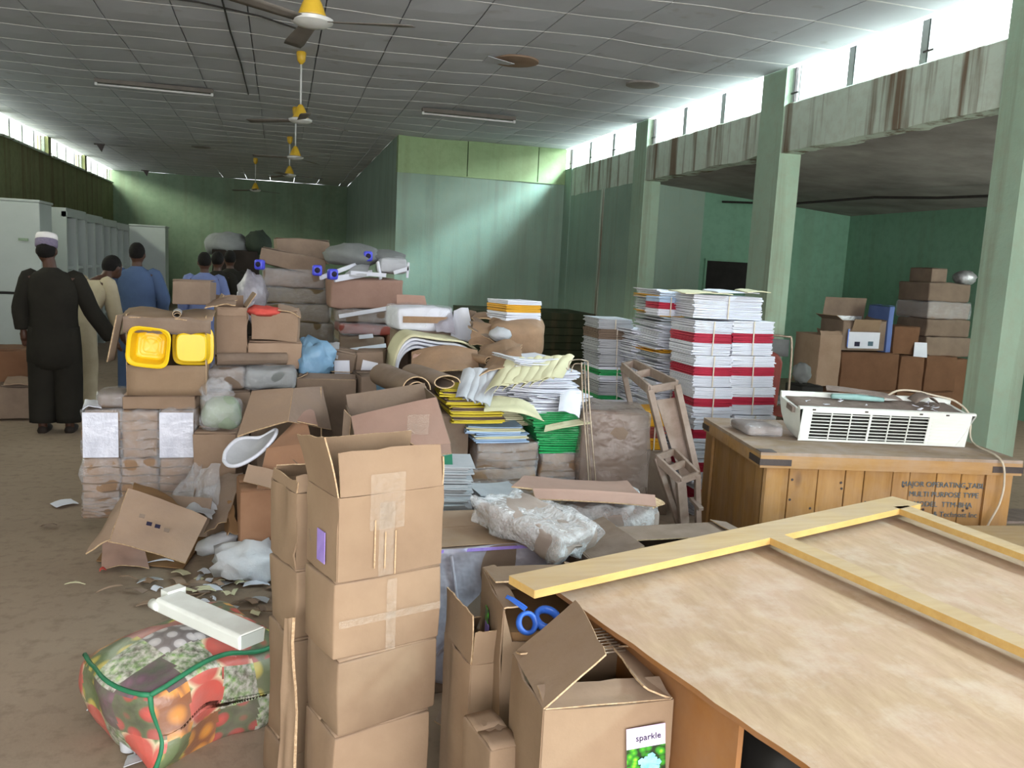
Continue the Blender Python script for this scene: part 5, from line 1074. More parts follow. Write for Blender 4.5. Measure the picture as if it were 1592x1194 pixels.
qpart(oc,'side_panel',[qq(400,760,3.75),qq(415,697,3.85),qq(420,690,4.05),qq(404,750,4.05)],'card_dull',.006,.0,.004,4)
lf=oc.location
for k in range(3): MB().box((0,0,0),(.05,.001,.004)).build('faint_print','card_dull',oc,False,W(455-4*k,715+7*k,Y=4.14)-lf,(0,.75,0))
lo3,dm3=onto(368,768,452,880,4.22,.3); ob=carton('orange-brown carton at floor level with yellow tape, left of the narrow stack',(lo3[0],4.40,0),(dm3[0],.34,W(400,765,Y=4.22).z),5,mat='card_red2' if 'card_red2' in M else 'card_pink',amp=.008)
patch(ob,'yellow_tape','tapey' if 'tapey' in M else 'paper_y',.11,.10,(dm3[0]*.30,-.190,.10))
quad('cardboard_sheet','small square brown flap over the orange-brown cartons','cardboard sheet',[W(378,748,Y=4.1),W(424,760,Y=4.08),W(430,732,Y=4.14),W(386,722,Y=4.16)],'card',.006,.0,.005,6,'card_edge')
carton('carton buried under the orange-brown ones near the narrow stack',(W(480,800,Y=4.3).x,4.62,0),(.26,.3,W(470,745,Y=4.45).z),0,mat='card_dull')
# clear film sheets draped here
for i,(cc,l) in enumerate((([(300,806,4.2),(336,790,4.1),(345,722,4.35),(310,738,4.4)],'clear stiff film sheet leaning behind the fallen carton'),([(262,780,4.3),(300,790,4.2),(318,700,4.5),(296,735,4.5)],'clear pointed film sheet standing behind the fallen carton'),([(306,770,4.4),(362,778,4.3),(368,735,4.5),(312,728,4.6)],'crumpled clear film wrapped round brown card, left of orange carton'))): quad('film_sheet',l,'plastic film',[qq(*p) for p in cc],'film',.003,.03,.04,10)
quad('cardboard_sheet','brown card slanting down inside the film heap','cardboard sheet',[qq(318,830,4.0),qq(352,812,3.95),qq(378,735,4.3),qq(340,742,4.35)],'card_dull',.005,.01,.012,6,'card_edge',torn=.2)
quad('cardboard_sheet','dark brown twisted card strip beside the white sack','cardboard sheet',[qq(352,835,3.95),qq(372,830,3.9),qq(362,780,4.1),qq(345,790,4.15)],'card_in',.005,.02,.02,6,'card_edge',torn=.2)
quad('white_sheet','crumpled grey-white paper on the fallen carton end','paper sheet',[qq(278,800,4.02),qq(330,808,3.98),qq(336,785,4.1),qq(285,778,4.15)],'paper_g',.004,.02,.025,8,torn=.3)
# fallen carton on the floor
qq=lambda x,y,Y:W(x,y,Y=Y)
fc=empty('fallen_carton',W(230,830,Y=4.15),label='torn cardboard carton fallen on its side on the floor at left',cat='cardboard box')
qpart(fc,'front_panel',[qq(168,842,4.02),qq(288,876,3.98),qq(322,806,4.22),qq(200,760,4.30)],'card',.008,.012,.01,10,'card_edge')
qpart(fc,'side_flap',[qq(134,862,4.0),qq(170,838,4.02),qq(200,760,4.30),qq(178,792,4.25)],'card',.007,.004,.01,6,'card_edge')
qpart(fc,'upper_flap',[qq(204,768,4.28),qq(290,795,4.24),qq(262,770,4.45),qq(208,752,4.5)],'card_in',.006,.01,.012,6,'card_edge')
qpart(fc,'bottom_panel',[W(150,872,Z=.012),W(285,884,Z=.012),W(320,835,Z=.012),W(190,815,Z=.012)],'card_in',.006,0,.002,4)
qpart(fc,'back_panel',[qq(200,830,4.48),qq(322,835,4.42),qq(330,775,4.5),qq(205,765,4.55)],'card_dull',.006,0,.006,4)
for k,(x,y) in enumerate(((222,800),(233,812),(246,816),(260,822))):
    MB().box((-.012,0,-.010),(.012,.002,.010)).build('faint_print','inkd' if k in(1,2) else 'card_dull',fc,False,W(x,y,Y=4.08)-Vector(fc.location)+Vector((0,-.02,0)),(-.9,.3,.1))
rb_=quad('reddish_card','reddish-brown card piece sticking out under the fallen carton','cardboard sheet',[W(158,885,Z=.01),W(232,884,Z=.012),W(225,855,Z=.07),W(160,838,Z=.10)],'card_pink',.006,.02,.012,8,'card_edge')
# white sack
blob('white_sack','crumpled white sack lying on the floor right of the fallen carton','sack',(W(395,868,Z=.1).x,W(395,868,Z=.1).y,.095),(.20,.15,.10),'sack',.13,3.4,(0,.1,.3),flat=.9)
blob('white_sack','neck of the white sack stretching left to the fallen carton','sack',(W(338,845,Z=.12).x,W(338,845,Z=.12).y,.12),(.11,.08,.05),'sack',.08,2.6,(0,-.3,-.2))
# ================================================================ FLOOR LITTER
rnd=random.Random(21)
def scrap(label,x,y,w,h,mat,rz,z=.004,group=None,curl=.01,name='paper_scrap',cat='paper scrap'):
    p=W(x,y,Z=z); c,s_=math.cos(rz),math.sin(rz)
    pts=[Vector((p.x+c*a-s_*b,p.y+s_*a+c*b,z+.004+rnd.uniform(0,.012))) for a,b in ((-w/2,-h/2),(w/2,-h/2),(w/2*rnd.uniform(.6,1),h/2),(-w/2*rnd.uniform(.6,1),h/2))]
    return quad(name,label,cat,pts,mat,.003,curl,.004,4,group=group)
for k in range(46):
    x=rnd.gauss(345,55); y=rnd.gauss(915,18)
    if not(205<x<440 and 885<y<965): x,y=rnd.uniform(240,430),rnd.uniform(893,950)
    scrap('small torn scrap of paper or card in the litter behind the fruit-printed bag',x,y,rnd.uniform(.03,.13),rnd.uniform(.012,.05),rnd.choice(['paper_g','card_dull','paper','card','kraft','paper_y']),rnd.uniform(0,3),rnd.uniform(.0,.02),'litter scraps behind the fruit-printed bag')
for l,x,y,w,h,m,rz in (('small white card lying on the floor left of the fruit bag',157,1098,.09,.05,'paper',.2),('silvery scrap on the floor left of the wrapped block',100,785,.13,.10,'paper',.6),('pink scrap on the floor below the fallen carton',160,888,.03,.03,'redcloth',.2),('flat pale grey bag scrap in front of the fruit bag',228,1184,.13,.05,'paper_g',.1),('thin white sliver on the floor at far left',117,911,.09,.012,'paper_y',.05),('long pale splinter on the floor beyond the fruit bag',170,918,.12,.008,'card',.5),('pale splinter right of the pink scrap',200,900,.10,.01,'card',-.5),('flat white scrap near the wall of litter, left end',232,905,.12,.05,'paper_g',.3),('pale round-cornered scrap left of the yellowish stick',75,820,.09,.03,'card_dull',0),('crumpled white scrap beside the narrow carton stack',402,935,.10,.04,'paper_g',-.4),('white strip of card in the litter near the sack',250,876,.13,.02,'paper',0)):
    scrap(l,x,y,w,h,m,rz)
for k,(x,y,L_,a,l) in enumerate(((330,918,.20,.9,'long pale stick at the middle of the litter'),(385,905,.22,-.5,'thin stick right of the middle of the litter'),(300,925,.16,.3,'short stick left of the litter middle'),(400,950,.18,-.2,'thin stick at the right end of the litter'),(362,890,.15,.7,'thin stick just in front of the white sack'))):
    p=W(x,y,Z=.02); d=Vector((math.cos(a),math.sin(a),0))*L_/2
    tag(MB().tube([p-d,p+Vector((0,0,.004)),p+d],.003,5).build('wood_stick','card',None),l,'stick')
# plastic cup
p=W(203,1166,Z=0); o=smooth_angle(MB().lathe([(0,.002),(.026,.002),(.030,.004),(.036,.062),(.038,.064),(.034,.062),(.028,.008),(0,.006)],20).build('plastic_cup','cupfilm' if 'cupfilm' in M else 'sack',None,True,(p.x,p.y,.002),(.0,0,0))); tag(o,'translucent white plastic cup standing in front of the fruit bag','cup')
# ================================================================ FRUIT-PRINTED BAG
def patmat(name,build): t=NT(name); return build(t)
def vor(t,scale,stops,feature='F1',rough=.5,rand=1,src='UV',sc=(1,1,1)):
    v=t.mapping(src,sc); vo=t.new('ShaderNodeTexVoronoi'); vo.feature=feature; vo.inputs['Scale'].default_value=scale; vo.inputs['Randomness'].default_value=rand; t.link(v,vo.inputs['Vector']); return t.ramp(vo.outputs['Distance'],stops),vo
def pm(name,scale,stops,rand=1,noise_mix=None,sc=(1,1,1)):
    t=NT(name); col,vo=vor(t,scale,stops,rand=rand,sc=sc)
    if noise_mix: col=t.mix(t.ramp(t.noise(noise_mix[1],t.mapping('UV'),5),[(.4,BL),(.65,WH)]),col,lin(noise_mix[0]))
    col=t.mix(t.ramp(t.noise(5,None,6),[(.35,(.2,)*3+(1,)),(.75,(.65,)*3+(1,))]),col,lin('8d8078'))
    t.bump(t.noise(9,None,4),.4,.02); M[name]=t.fin(col,.35,.5)
L_=lin
pm('print_eggs',2.4,[(0,L_('eceaea')),(.36,L_('c4c4c8')),(.40,L_('77777c')),(.6,L_('54545a'))],.25)
pm('print_tomato',2.1,[(0,L_('f0b0a0')),(.06,L_('d8453a')),(.38,L_('a92a24')),(.5,L_('3c5a2c')),(.7,L_('28401f'))],.5)
pm('print_melon',1.0,[(0,L_('d9584a')),(.5,L_('cf4a3e')),(.62,L_('e8d9b0')),(.68,L_('3f7a35')),(1,L_('1f4d22'))],.0)
pm('print_greens',4,[(0,L_('d5e8a0')),(.25,L_('7cb84a')),(.5,L_('3f7f2f')),(.8,L_('22381c'))],1,('dcd9d0',6))
pm('print_pepper',1.6,[(0,L_('8d5a18')),(.08,L_('f0b030')),(.4,L_('d98a1e')),(.55,L_('8a4a14'))],.4)
pm('print_meat',1.5,[(0,L_('c85050')),(.4,L_('a83c40')),(.7,L_('d98880'))],1,('b86a60',4))
pm('print_yellow',1.8,[(0,L_('efe070')),(.35,L_('c9b93a')),(.5,L_('4a6a30'))],.6)
pm('print_dark',3,[(0,L_('7a4a6a')),(.4,L_('4a2f44')),(.8,L_('203a26'))],1)
M['piping']=basic('green_bag_piping','2f7a55','28694a',20,.5,.3)
M['cupfilm']=film('translucent_cup_plastic',.55,'dfe2e6',.3,6)
prn=['print_meat','print_eggs','print_greens','print_pepper','print_melon','print_tomato','print_yellow','print_dark']
bw,bd,bh=.56,.44,.31; p=W(292,1065,Z=.16); bagloc=(p.x+.0,p.y+.06,0); brz=math.radians(38)
bag=empty('printed_shopping_bag',bagloc,(0,0,brz),'large plastic carry bag printed with fruit, vegetables and eggs on the floor','bag')
mbx=rbox(bw,bd,bh,.06,44,.06,4.6,17,.03,0,.03)
me=bpy.data.meshes.new('bag_body'); me.from_pydata(mbx.v,[],mbx.f); me.update()
for n_ in prn: me.materials.append(M[n_])
uvl=me.uv_layers.new(name='UVMap'); cs=.128
layout={'t':[[7,2,4,5,6],[2,1,1,4,5],[6,0,0,5,3],[3,3,6,0,7]],'f':[[6,3,5,2,4],[3,4,2,6,4],[3,4,5,6,2]],'s':[[4,2,4,6],[5,7,6,4],[5,2,6,7]]}
for pl in me.polygons:
    c_=pl.center; n_=pl.normal
    if n_.z>.6: key='t'; u,v=c_.x+bw/2,c_.y+bd/2
    elif abs(n_.y)>abs(n_.x): key='f'; u,v=c_.x+bw/2,c_.z
    else: key='s'; u,v=c_.y+bd/2,c_.z
    iu,iv=int(max(0,u)/cs),int(max(0,v)/cs); lay=layout[key]; row=lay[min(iv,len(lay)-1)]; pl.material_index=row[min(iu,len(row)-1)]
    for li in pl.loop_indices:
        q_=me.vertices[me.loops[li].vertex_index].co
        if key=='t': uu,vv=q_.x+bw/2,q_.y+bd/2
        elif key=='f': uu,vv=q_.x+bw/2,q_.z
        else: uu,vv=q_.y+bd/2,q_.z
        uvl.data[li].uv=(uu/cs-iu-.5,vv/cs-iv-.5)
me.polygons.foreach_set('use_smooth',[True]*len(me.polygons))
bo=bpy.data.objects.new('bag_body',me); COL.objects.link(bo); bo.parent=bag
def dent(p,o_=.004):
    p=Vector(p)-Vector((0,0,bh/2)); sdv=Vector((17*7.3,17*3.1,17*1.7)); q=p*4.6+sdv
    p=p+Vector((noise.noise(q),noise.noise(q+Vector((31,7,3))),noise.noise(q+Vector((5,41,9)))))*.06
    return p+Vector((0,0,bh/2))
e_=.018
for c0,c1_ in (((-1,-1,1),(1,-1,1)),((-1,-1,1),(-1,1,1)),((-1,-1,0),(-1,-1,1)),((1,-1,0),(1,-1,1))):
    A_=[Vector((c[0]*(bw/2-e_),c[1]*(bd/2-e_),(bh-e_) if c[2] else .03)) for c in (c0,c1_)]
    MB().tube([dent(A_[0].lerp(A_[1],k/14)) for k in range(15)],.008,6).build('piping','piping',bag,True)
MB().slab(lambda u,v:(-bw/2-.02+.05*u,-bd/2+.12+.12*v,bh*.8-.22*u+.03*math.sin(v*3)),6,4,.006).build('handle','paper_g',bag,True)
if 0: MB().tube(smooth_pts([(-.1,-bd/2-.03,bh*.75),(-.12,-bd/2-.07,bh*.5),(-.05,-bd/2-.08,bh*.3),(.0,-bd/2-.05,bh*.55)]),.010,6).build('handle','paper_g',bag,True)
# white long plastic part on the bag
a_=W(262,935,Z=.45); b_=W(392,1003,Z=.43); dv=b_-a_; az=math.atan2(dv.y,dv.x); Lw=dv.length
wp=empty('white_plastic_trough',(a_+b_)/2+Vector((0,0,-.012)),(0,0,az),'long white plastic channel lying on the fruit-printed bag','plastic part')
MB().prism([(-.045,0),(.045,0),(.050,.040),(.040,.048),(-.040,.048),(-.050,.040)],0,-Lw/2,Lw/2).build('channel','white_plastic',wp); m=wp.children[0].modifiers.new('b','BEVEL'); m.width=.004; m.segments=2
MB().box((-Lw/2-.035,-.005,.03),(-Lw/2+.004,.062,.056)).build('end_bracket','white_plastic',wp); MB().lathe([(0,0),(.016,0),(.018,.006),(.016,.04),(0,.042)],14,mx=Matrix.Translation((-Lw/2+.01,-.040,.02))@Matrix.Rotation(-PI/2,4,'Y')).build('round_peg','white_plastic',wp,True)
MB().box((Lw/2-.001,-.040,.003),(Lw/2+.004,.040,.044)).build('end_cap','white_metal',wp)
# ================================================================ CUPBOARDS AT THE LEFT
def cupboard(label,x0,x1,y0,y1,h,split=None,name='white_cupboard',bays=0):
    o=empty(name,((x0+x1)/2,(y0+y1)/2,0),label=label,cat='cupboard'); w=x1-x0; d=y1-y0
    def bx(n_,lo,hi,m='white_metal',par=None): 
        b=MB().box(lo,hi).build(n_,m,par or o); md=b.modifiers.new('b','BEVEL'); md.width=.006; md.segments=1; return b
    bx('carcass',(-w/2+.02,-d/2+.02,.06),(w/2-.02,d/2,h-.03)); bx('top_panel',(-w/2,-d/2,h-.03),(w/2,d/2,h)); bx('plinth',(-w/2+.03,-d/2+.03,0),(w/2-.03,d/2-.03,.06),'dark')
    return o,w,d,bx
z1=W(30,309,Y=10.9).z; zs=W(30,456,Y=10.9).z
o,w,d,bx=cupboard('tall white cupboard at the left edge behind the capped man',-3.95,-2.66,10.9,11.5,z1)
bx('upper_door',(-w/2+.005,-d/2-.004,zs+.015),(w/2-.005,-d/2+.02,z1-.035)); bx('lower_door',(-w/2+.005,-d/2-.004,.07),(w/2-.005,-d/2+.02,zs-.015)); bx('door_gap',(-w/2+.01,-d/2+.004,zs-.013),(w/2-.01,-d/2+.018,zs+.013),'dark')
MB().box((.42,-d/2-.03,1.62),(.52,-d/2-.005,1.65)).build('handle','wall_far',o)
# shelving row facing right
ys_=[12.9,14.15,15.4,16.65,17.9]
for i in range(4):
    y0_,y1_=ys_[i],ys_[i+1]; h=2.1-.02*i
    lbl=['nearest','second','third','farthest'][i]+' bay of the white open shelving row along the left wall'
    o=empty('open_shelving',(-3.25,(y0_+y1_)/2,0),label=lbl,cat='shelving'); L2=(y1_-y0_)/2-.01
    B=lambda n_,lo,hi,m='white_metal': MB().box(lo,hi).build(n_,m,o)
    B('back_panel',(-.38,-L2,0),(-.35,L2,h)); B('top_panel',(-.38,-L2,h-.05),(.42,L2,h)); B('upright',(-.35,-L2,0),(.42,-L2+.05,h-.05)); B('upright',(-.35,L2-.05,0),(.42,L2,h-.05)); B('upright',(-.35,-.05,0),(.42,0.05,h-.05))
    for z in (.5,1.0,1.28): B('shelf',(-.35,-L2+.05,z-.02),(.38,L2-.05,z+.02))
    B('inner_panel',(.18,-L2+.06,1.32),(.2,L2-.06,h-.10),'greyglass')
    B('side_frame',(.36,-L2,h-.12),(.43,L2,h-.05))
t=NT('smoky_panel'); M['greyglass_']=t.fin(lin('8b8f96'),.25,.6)
o,w,d,bx=cupboard('white cupboard standing end-on beyond the shelving row',-2.85,-2.18,18.0,18.6,2.06)
bx('door',(-w/2+.005,-d/2-.004,.07),(w/2-.005,-d/2+.02,2.02))
# brown cartons on the floor at far left
for i,(x0,y0,x1,y1,Y,l,m) in enumerate(((-30,545,45,600,8.6,'upper dark brown carton at the left edge near the capped man','card_red'),(-30,600,50,652,8.4,'lower dusty carton at the left edge near the capped man','card_dull'),(10,585,58,600,8.25,'pale flat pack on the cartons at the left edge','card'))):
    lo,dm=onto(x0,y0,x1,y1,Y,.5); 
    if i==0: lo=(lo[0],8.9,lo[2])
    if i==2: continue
    carton(l,lo,(dm[0],.5,dm[2]*.98),(-1)**i*5,mat=m,amp=.02)
quad('cardboard_sheet','pale flat cardboard on the cartons at the left edge','cardboard sheet',[W(5,598,Y=8.35),W(55,600,Y=8.3),W(52,588,Y=8.6),W(12,586,Y=8.6)],'card',.01,.01,.01,6)
# ================================================================ ANNEX THINGS
def abox(x0,y0,x1,y1,Y,l,m='card_red',d=.45,**k):
    lo,dm=onto(x0,y0,x1,y1,Y,d); return carton(l,lo,(dm[0],d,dm[2]*.985),mat=m,amp=.014,**k)
YA=7.9
zA=W(1350,548,Y=YA).z
abox(1272,520,1306,600,YA,'leftmost tall ochre carton in the annex row','card',flaps={'f':(60,.05),'r':(70,.05)}); 
for (a,b,l) in ((1306,1396,'wide dark brown carton in the annex row, under the open box'),(1398,1436,'narrow dark brown carton in the middle of the annex row'),(1438,1486,'dark brown carton at the right end of the annex row')):
    lo,dm=onto(a,548 if a<1390 else 553,b,610,YA,.5); carton('upper '+l,(lo[0],YA+.25,zA*.5),(dm[0]*.98,.5,lo[2]+dm[2]-zA*.5-.01),mat='card_red',amp=.014); carton('lower '+l,(lo[0],YA+.25,0),(dm[0]*.98,.5,zA*.5-.01),mat='card_red',amp=.014)
lo,dm=onto(1272,600,1306,700,YA,.5); 
cx,zb,w,h=front(1308,500,1378,546,YA); zb=W(1350,546,Y=YA).z+.0
ob=carton('open brown carton with raised back flap and white and blue printed front in the annex',(cx,YA+.2,zb+.005),(w,.36,h),3,flaps={'b':(88,.24),'l':(150,.10),'r':(130,.10),'f':(262,.14)},mat='card_dull',amp=.006)
patch(ob,'white_print','paper',w*.72,h*.55,(-.01,-.205,h*.35)); patch(ob,'blue_print','blue_tub',.02,h*.6,(-w*.38,-.203,h*.42)); patch(ob,'foil_lining','silverfoil' if 'silverfoil' in M else 'paper_g',w*.8,.05,(0,.15,h+.01))
patch(ob,'print_box','inkd',.07,.05,(-.1,-.2085,h*.22)); patch(ob,'print_box','ink',.07,.05,(.08,-.2085,h*.24))
patch(ob,'brown_flap','card',w*.62,.13,(.0,-.212,h*.86),(.25,0,0),.005)
abox(1380,475,1388,548,YA+.02,'narrow blue-sided carton right of the open printed one','bluecard',d=.35); abox(1389,508,1428,551,YA+.03,'brown carton behind the blue-sided one in the annex','card_red',d=.36)
quad('white_card','small square white card leaning on the annex carton row','card',[W(1420,554,Y=YA-.02),W(1441,556,Y=YA-.02),W(1441,533,Y=YA+.02),W(1422,532,Y=YA+.02)],'paper',.006,0,0,2)
blob('black_bag','black crumpled bag beside the small white card in the annex','bag',W(1430,553,Y=YA+.15),(.10,.12,.05),'dark',.08,2.5)
ys_=[440,470,497,525,556]
for i,(a,b) in enumerate(zip(ys_,ys_[1:])):
    lo,dm=onto(1449-i*2,a,1514,b,YA+.0,.5); wrapped(['topmost','second, film-banded','third','lowest'][i]+' dusty pack of the tall annex stack by the near pillar',(lo[0],YA+.3,lo[2]),(dm[0],.5,dm[2]*.98),'card_dull',0,amp=.014,film=i==1,r=.02)
lo,dm=onto(1456,418,1480,440,YA+.1,.4); carton('small brown carton on the tall annex stack',(lo[0],YA+.35,lo[2]),(dm[0],.35,dm[2]),mat='card_dull'); 
blob('silver_pack','crinkled silvery film pack topping the tall annex stack','plastic pack',W(1500,432,Y=YA+.2),(.13,.12,.085),'silverfoil',.07,5)
carton('buried carton under the tall annex stack by the near pillar',(W(1490,560,Y=YA).x,YA+.3,0),(.36,.5,W(1480,558,Y=YA).z-.01),mat='card_red')
# rust-red tub chair and metal chair frame
q=W(1222,590,Y=6.3)
rc=empty('rust_red_chair',(W(1220,620,Y=6.5).x,6.6,0),(0,0,.3),'rust-red moulded chair with rounded back right of the twin stacks','chair')
zt_=W(1220,552,Y=6.5).z
def backfn(u,v):
    a=(u-.5)*1.5; hgt=.42+(zt_-.42)*v*(1-.18*(2*u-1)**4); return (.24*math.sin(a*1.15),.22*math.cos(a)-.02*v,hgt)
MB().slab(backfn,14,10,.012).build('backrest','redbrown',rc,True)
MB().slab(lambda u,v:(-.22+.44*u,-.22+.42*v,.43-.03*math.sin(u*PI)),8,8,.014).build('seat','redbrown',rc,True)
for sx in (-1,1):
    for sy in (-1,1): MB().tube([(sx*.18,sy*.17,.42),(sx*.21,sy*.2,0)],.013,8).build('leg','steel',rc,True)
ch=empty('metal_chair',(W(1208,560,Y=7.2).x,7.3,0),(0,0,-.3),'grey metal-framed chair back behind the right twin stack','chair')
zt2=W(1210,524,Y=7.2).z
MB().tube(smooth_pts([(-.2,0,0),(-.2,0,.5),(-.19,.02,zt2-.06),(-.13,.03,zt2),(.13,.03,zt2),(.19,.02,zt2-.06),(.2,0,.5),(.2,0,0)],6),.012,8).build('back_frame','steel',ch,True)
MB().slab(lambda u,v:(-.17+.34*u,.03+.02*math.sin(u*PI),zt2-.2+.17*v),6,3,.012).build('backrest','greysack',ch,True); MB().box((-.2,-.42,.44),(.2,0,.47)).build('seat','greysack',ch)
for sx in (-1,1): MB().tube([(sx*.19,-.4,.45),(sx*.19,-.4,0)],.012,8).build('leg','steel',ch,True)
blob('film_clump','small whitish film bundle on the floor right of the rust-red chair','plastic film',W(1247,580,Y=7.4),(.09,.09,.10),'greysack',.1,3)
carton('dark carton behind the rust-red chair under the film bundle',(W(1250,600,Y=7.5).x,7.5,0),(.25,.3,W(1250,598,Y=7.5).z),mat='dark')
# dark olive cylinder behind the near pillar
# ================================================================ PEOPLE
def person(label,loc,rz,s,pose,cloth,parts=('tunic',),vox=.014,cap=None,bald=False,trouser=None,sleeve=None):
    """s = scale (1 = 1.75 m). pose: dict of joints; body is one remeshed surface, clothes are children"""
    o=empty('person',loc,(0,0,rz),label,'person'); mb=MB(); J=pose
    V=Vector; ln=pose.get('lean',0); hx=pose.get('hip',V((0,0,.92)))
    hip=hx; ch_=J['chest']; nk=J['neck']; hd=J['head']
    mb.tube([hip-V((0,0,.06)),hip,hip.lerp(ch_,.5),ch_,ch_.lerp(nk,.55),nk],[.12,.135,.115,.125,.10,.055],14)
    mb.tube([nk-V((0,0,.03)),nk.lerp(hd,.5),hd],[.06,.052,.05],10)
    f=J.get('face',V((0,1,0))); rt=V((f.y,-f.x,0)).normalized()
    ez=math.atan2(f.y,f.x)-PI/2
    mb.ell(hd,(.076,.095,.115),0,(J.get('nod',0),0,ez),16); mb.ell(hd+f*.035-V((0,0,.055)),(.052,.06,.06),0,(0,0,ez),12)
    mb.ell(hd+f*.098-V((0,0,.02)),(.014,.018,.024),0,(0,0,ez),8)
    for k in (-1,1): mb.ell(hd+rt*k*.080-V((0,0,.01)),(.010,.020,.032),0,(0,0,ez),8)
    mb.ell(hd+f*.090-V((0,0,.062)),(.026,.012,.010),0,(0,0,ez),8)
    for k,(sh,el,wr) in ((-1,J['armL']),(1,J['armR'])):
        mb.tube([ch_+V((0,0,.02)),sh,sh.lerp(el,.5),el,el.lerp(wr,.5),wr],[.07,.062,.050,.042,.038,.028],10)
        d=(wr-el).normalized(); side=d.cross(V((0,0,1))).normalized() if abs(d.z)<.95 else V((1,0,0)); pl_=wr+d*.05
        mb.tube([wr,wr+d*.04,wr+d*.085],[.026,.036,.032],8)
        for q_,ll in ((-.027,.062),(-.009,.075),(.009,.070),(.026,.055)):
            b0=wr+d*.085+side*q_; mb.tube([b0-d*.02,b0+d*ll*.5+f*.006,b0+d*ll+f*.018],[.0095,.009,.0075],6)
        b0=wr+d*.03+side*.028*(1 if k<0 else -1)*-1; mb.tube([b0,b0+d*.03+f*.03,b0+d*.055+f*.045],[.012,.010,.008],6)
    for k,(hp,kn,an) in ((-1,J['legL']),(1,J['legR'])):
        mb.tube([hp+V((0,0,.05)),hp,hp.lerp(kn,.5),kn,kn.lerp(an,.35),an],[.085,.092,.075,.056,.058,.038],12)
        fd=J.get('foot',V((0,1,0))); mb.tube([an+V((0,0,-.0)),an+V((0,0,-.055)),an+fd*.10+V((0,0,-.06)),an+fd*.20+V((0,0,-.07))],[.040,.040,.036,.022],10)
    b=mb.build('body','skin',o,True); r=b.modifiers.new('r','REMESH'); r.mode='VOXEL'; r.voxel_size=vox; r.use_smooth_shade=True; sm_=b.modifiers.new('s','SMOOTH'); sm_.iterations=2; sm_.factor=.4
    # hair or cap
    if cap is None:
        h=MB().ell(hd+V((0,0,.025))-f*.012,(.083,.100,.108),0,(J.get('nod',0),0,ez),16); hb_=h.build('hair','hair',o,True)
    else:
        c0=hd+V((0,0,.045)); mx=Matrix.Translation(c0)@Euler((J.get('nod',0)-.25,.0,ez)).to_matrix().to_4x4()
        MB().lathe([(.086,-.02),(.090,.0),(.089,.045),(.086,.05)],24,mx=mx).build('cap_band','cap_p',o,True); MB().lathe([(.088,.045),(.088,.075),(.080,.098),(.05,.108),(.0,.110)],24,mx=mx).build('cap_crown','cap_w',o,True)
        MB().ell(hd-f*.012,(.080,.098,.09),0,(0,0,ez),14).build('hair','hair',o,True)
    for k in (-1,1): MB().ell(hd+f*.088+rt*k*.030+V((0,0,.008)),(.012,.008,.007),0,(0,0,ez),8).build('eye','eye',o,True)
    # tunic
    fr=MB(); st=[]
    hem=J.get('hem',.45); 
    def sec(p,rx,ry): return (p,rx,ry)
    waist=hip.lerp(ch_,.35); sh_=(J['armL'][0]+J['armR'][0])/2
    ang=math.atan2(rt.y,rt.x)
    def lof(secs,n=22,name='tunic',mat=cloth,wr=.010):
        m_=MB(); vs=[]
        for i,(p,rx,ry) in enumerate(secs):
            for k in range(n):
                a=2*PI*k/n; fold=1+wr/ max(rx,.05)*math.sin(a*6+i*.7+rz*9)*(1.0 if i<len(secs)*.55 else .4)
                q_=rt*math.cos(a)*rx*fold+f*math.sin(a)*ry*fold; vs.append(p+q_)
        m=len(secs); fs=[(i*n+k,i*n+(k+1)%n,(i+1)*n+(k+1)%n,(i+1)*n+k) for i in range(m-1) for k in range(n)]+[tuple(range(n-1,-1,-1)),tuple(range((m-1)*n,m*n))]
        ob=m_.add(vs,fs).build(name,mat,o,True); sb=ob.modifiers.new('s','SUBSURF'); sb.levels=1; sb.render_levels=1; return ob
    hx2=V((hip.x,hip.y,0)); secs=[sec(V((hip.x,hip.y,hem)),.235,.17),sec(V((hip.x,hip.y,(hem+hip.z)/2)),.222,.165),sec(hip,.205,.165),sec(waist,.19,.15),sec(hip.lerp(ch_,.7),.205,.155),sec(ch_,.225,.15),sec(sh_+V((0,0,.035)),.195,.115),sec(nk-V((0,0,.025)),.085,.085),sec(nk+V((0,0,.02)),.068,.07)]
    lof(secs)
    for k,(sh,el,wr) in ((-1,J['armL']),(1,J['armR'])):
        m_=MB(); m_.tube(smooth_pts([ch_.lerp(sh,.7)+V((0,0,.03)),sh,sh.lerp(el,.5),el,el.lerp(wr,.5),el.lerp(wr,.92)],3),[.045,.052,.060,.066,.070,.072,.076,.075,.074,.074,.073,.073,.072,.072,.07,.068],12); m_.build('sleeve',cloth,o,True)
    for k,(hp,kn,an) in ((-1,J['legL']),(1,J['legR'])):
        m_=MB(); m_.tube(smooth_pts([hp+V((0,0,.08)),hp.lerp(kn,.5),kn,kn.lerp(an,.5),an+V((0,0,.01))],3),[.12,.125,.13,.13,.128,.126,.125,.122,.12,.118,.115,.112,.11],12); m_.build('trouser_leg',trouser or cloth,o,True)
        fd=J.get('foot',V((0,1,0))); MB().tube([an-fd*.05+V((0,0,-.06)),an+V((0,0,-.062)),an+fd*.11+V((0,0,-.068)),an+fd*.22+V((0,0,-.074))],[.036,.046,.046,.028],10).build('shoe','leather',o,True)
    o.scale=(s,s,s); return o
V=Vector
def pose(**k):
    d=dict(chest=V((0,0,1.28)),neck=V((0,0,1.47)),head=V((0,.02,1.615)),armL=(V((-.19,0,1.40)),V((-.25,-.01,1.12)),V((-.25,.08,.88))),armR=(V((.19,0,1.40)),V((.26,-.01,1.12)),V((.25,.08,.88))),legL=(V((-.09,0,.88)),V((-.10,.02,.48)),V((-.11,0,.085))),legR=(V((.09,0,.88)),V((.10,.02,.48)),V((.11,0,.085)))); d.update(k); return d
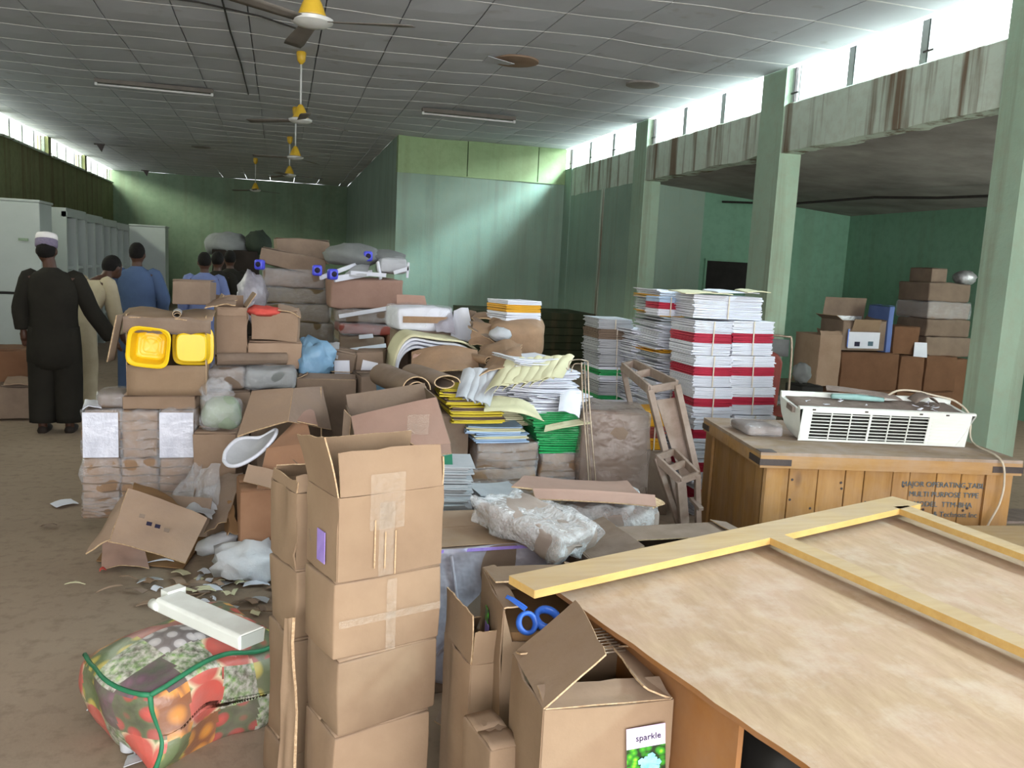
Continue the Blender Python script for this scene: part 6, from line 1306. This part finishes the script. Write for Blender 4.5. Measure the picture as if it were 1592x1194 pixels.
g=W(88,672,Z=0); hh_=W(75,364,Y=g.y).z
s1=hh_/1.77
person('man seen from behind in a black kaftan and white-topped cap, right arm reaching out',(g.x,g.y,0),0.0,s1,pose(head=V((-.05,.03,1.63)),neck=V((-.015,0,1.47)),armR=(V((.19,0,1.40)),V((.30,.06,1.10)),V((.44,.20,.84))),armL=(V((-.19,0,1.40)),V((-.26,.0,1.12)),V((-.25,.03,.92))),hem=.55),'kaftan',cap=1,vox=.010)
g=W(140,660,Z=0); yq=8.9
person('man in a cream robe bending forward beside the man in black',(W(118,560,Y=yq).x,yq,0),-.7,.97,pose(chest=V((0,.20,1.18)),neck=V((0,.34,1.33)),head=V((0,.45,1.44)),armL=(V((-.19,.24,1.29)),V((-.22,.30,1.0)),V((-.18,.42,.80))),armR=(V((.19,.24,1.29)),V((.22,.28,1.0)),V((.20,.38,.78))),face=V((0,1,0)),nod=-.6,hem=.25),'cream')
yq=9.8; zt9=W(213,376,Y=yq).z
person('man in a long blue denim shirt before the end cupboard, seen from behind',(W(214,500,Y=yq).x,yq,0),-.15,zt9/1.75,pose(armL=(V((-.19,0,1.40)),V((-.27,.04,1.13)),V((-.2,.22,.98))),armR=(V((.19,0,1.40)),V((.27,.04,1.13)),V((.2,.22,.98)))),'blue')
yq=10.6; zt9=W(320,391,Y=yq).z
person('person in a lavender-blue shirt beyond the tub box, seen from behind',(W(318,480,Y=yq).x,yq,0),.1,zt9/1.75,pose(),'lav')
yq=11.4; zt9=W(335,390,Y=yq).z
person('left of two dark-clothed people standing under the grey sack',(W(338,480,Y=yq).x,yq,0),-.2,zt9/1.75,pose(),'kaftan',vox=.02)
yq=12.2; zt9=W(352,388,Y=yq).z
person('right of two dark-clothed people standing under the grey sack',(W(354,480,Y=yq).x+.03,yq,0),.2,zt9/1.75,pose(),'kaftan',vox=.02)
# dark tall load and sacks behind them
yq=13.0
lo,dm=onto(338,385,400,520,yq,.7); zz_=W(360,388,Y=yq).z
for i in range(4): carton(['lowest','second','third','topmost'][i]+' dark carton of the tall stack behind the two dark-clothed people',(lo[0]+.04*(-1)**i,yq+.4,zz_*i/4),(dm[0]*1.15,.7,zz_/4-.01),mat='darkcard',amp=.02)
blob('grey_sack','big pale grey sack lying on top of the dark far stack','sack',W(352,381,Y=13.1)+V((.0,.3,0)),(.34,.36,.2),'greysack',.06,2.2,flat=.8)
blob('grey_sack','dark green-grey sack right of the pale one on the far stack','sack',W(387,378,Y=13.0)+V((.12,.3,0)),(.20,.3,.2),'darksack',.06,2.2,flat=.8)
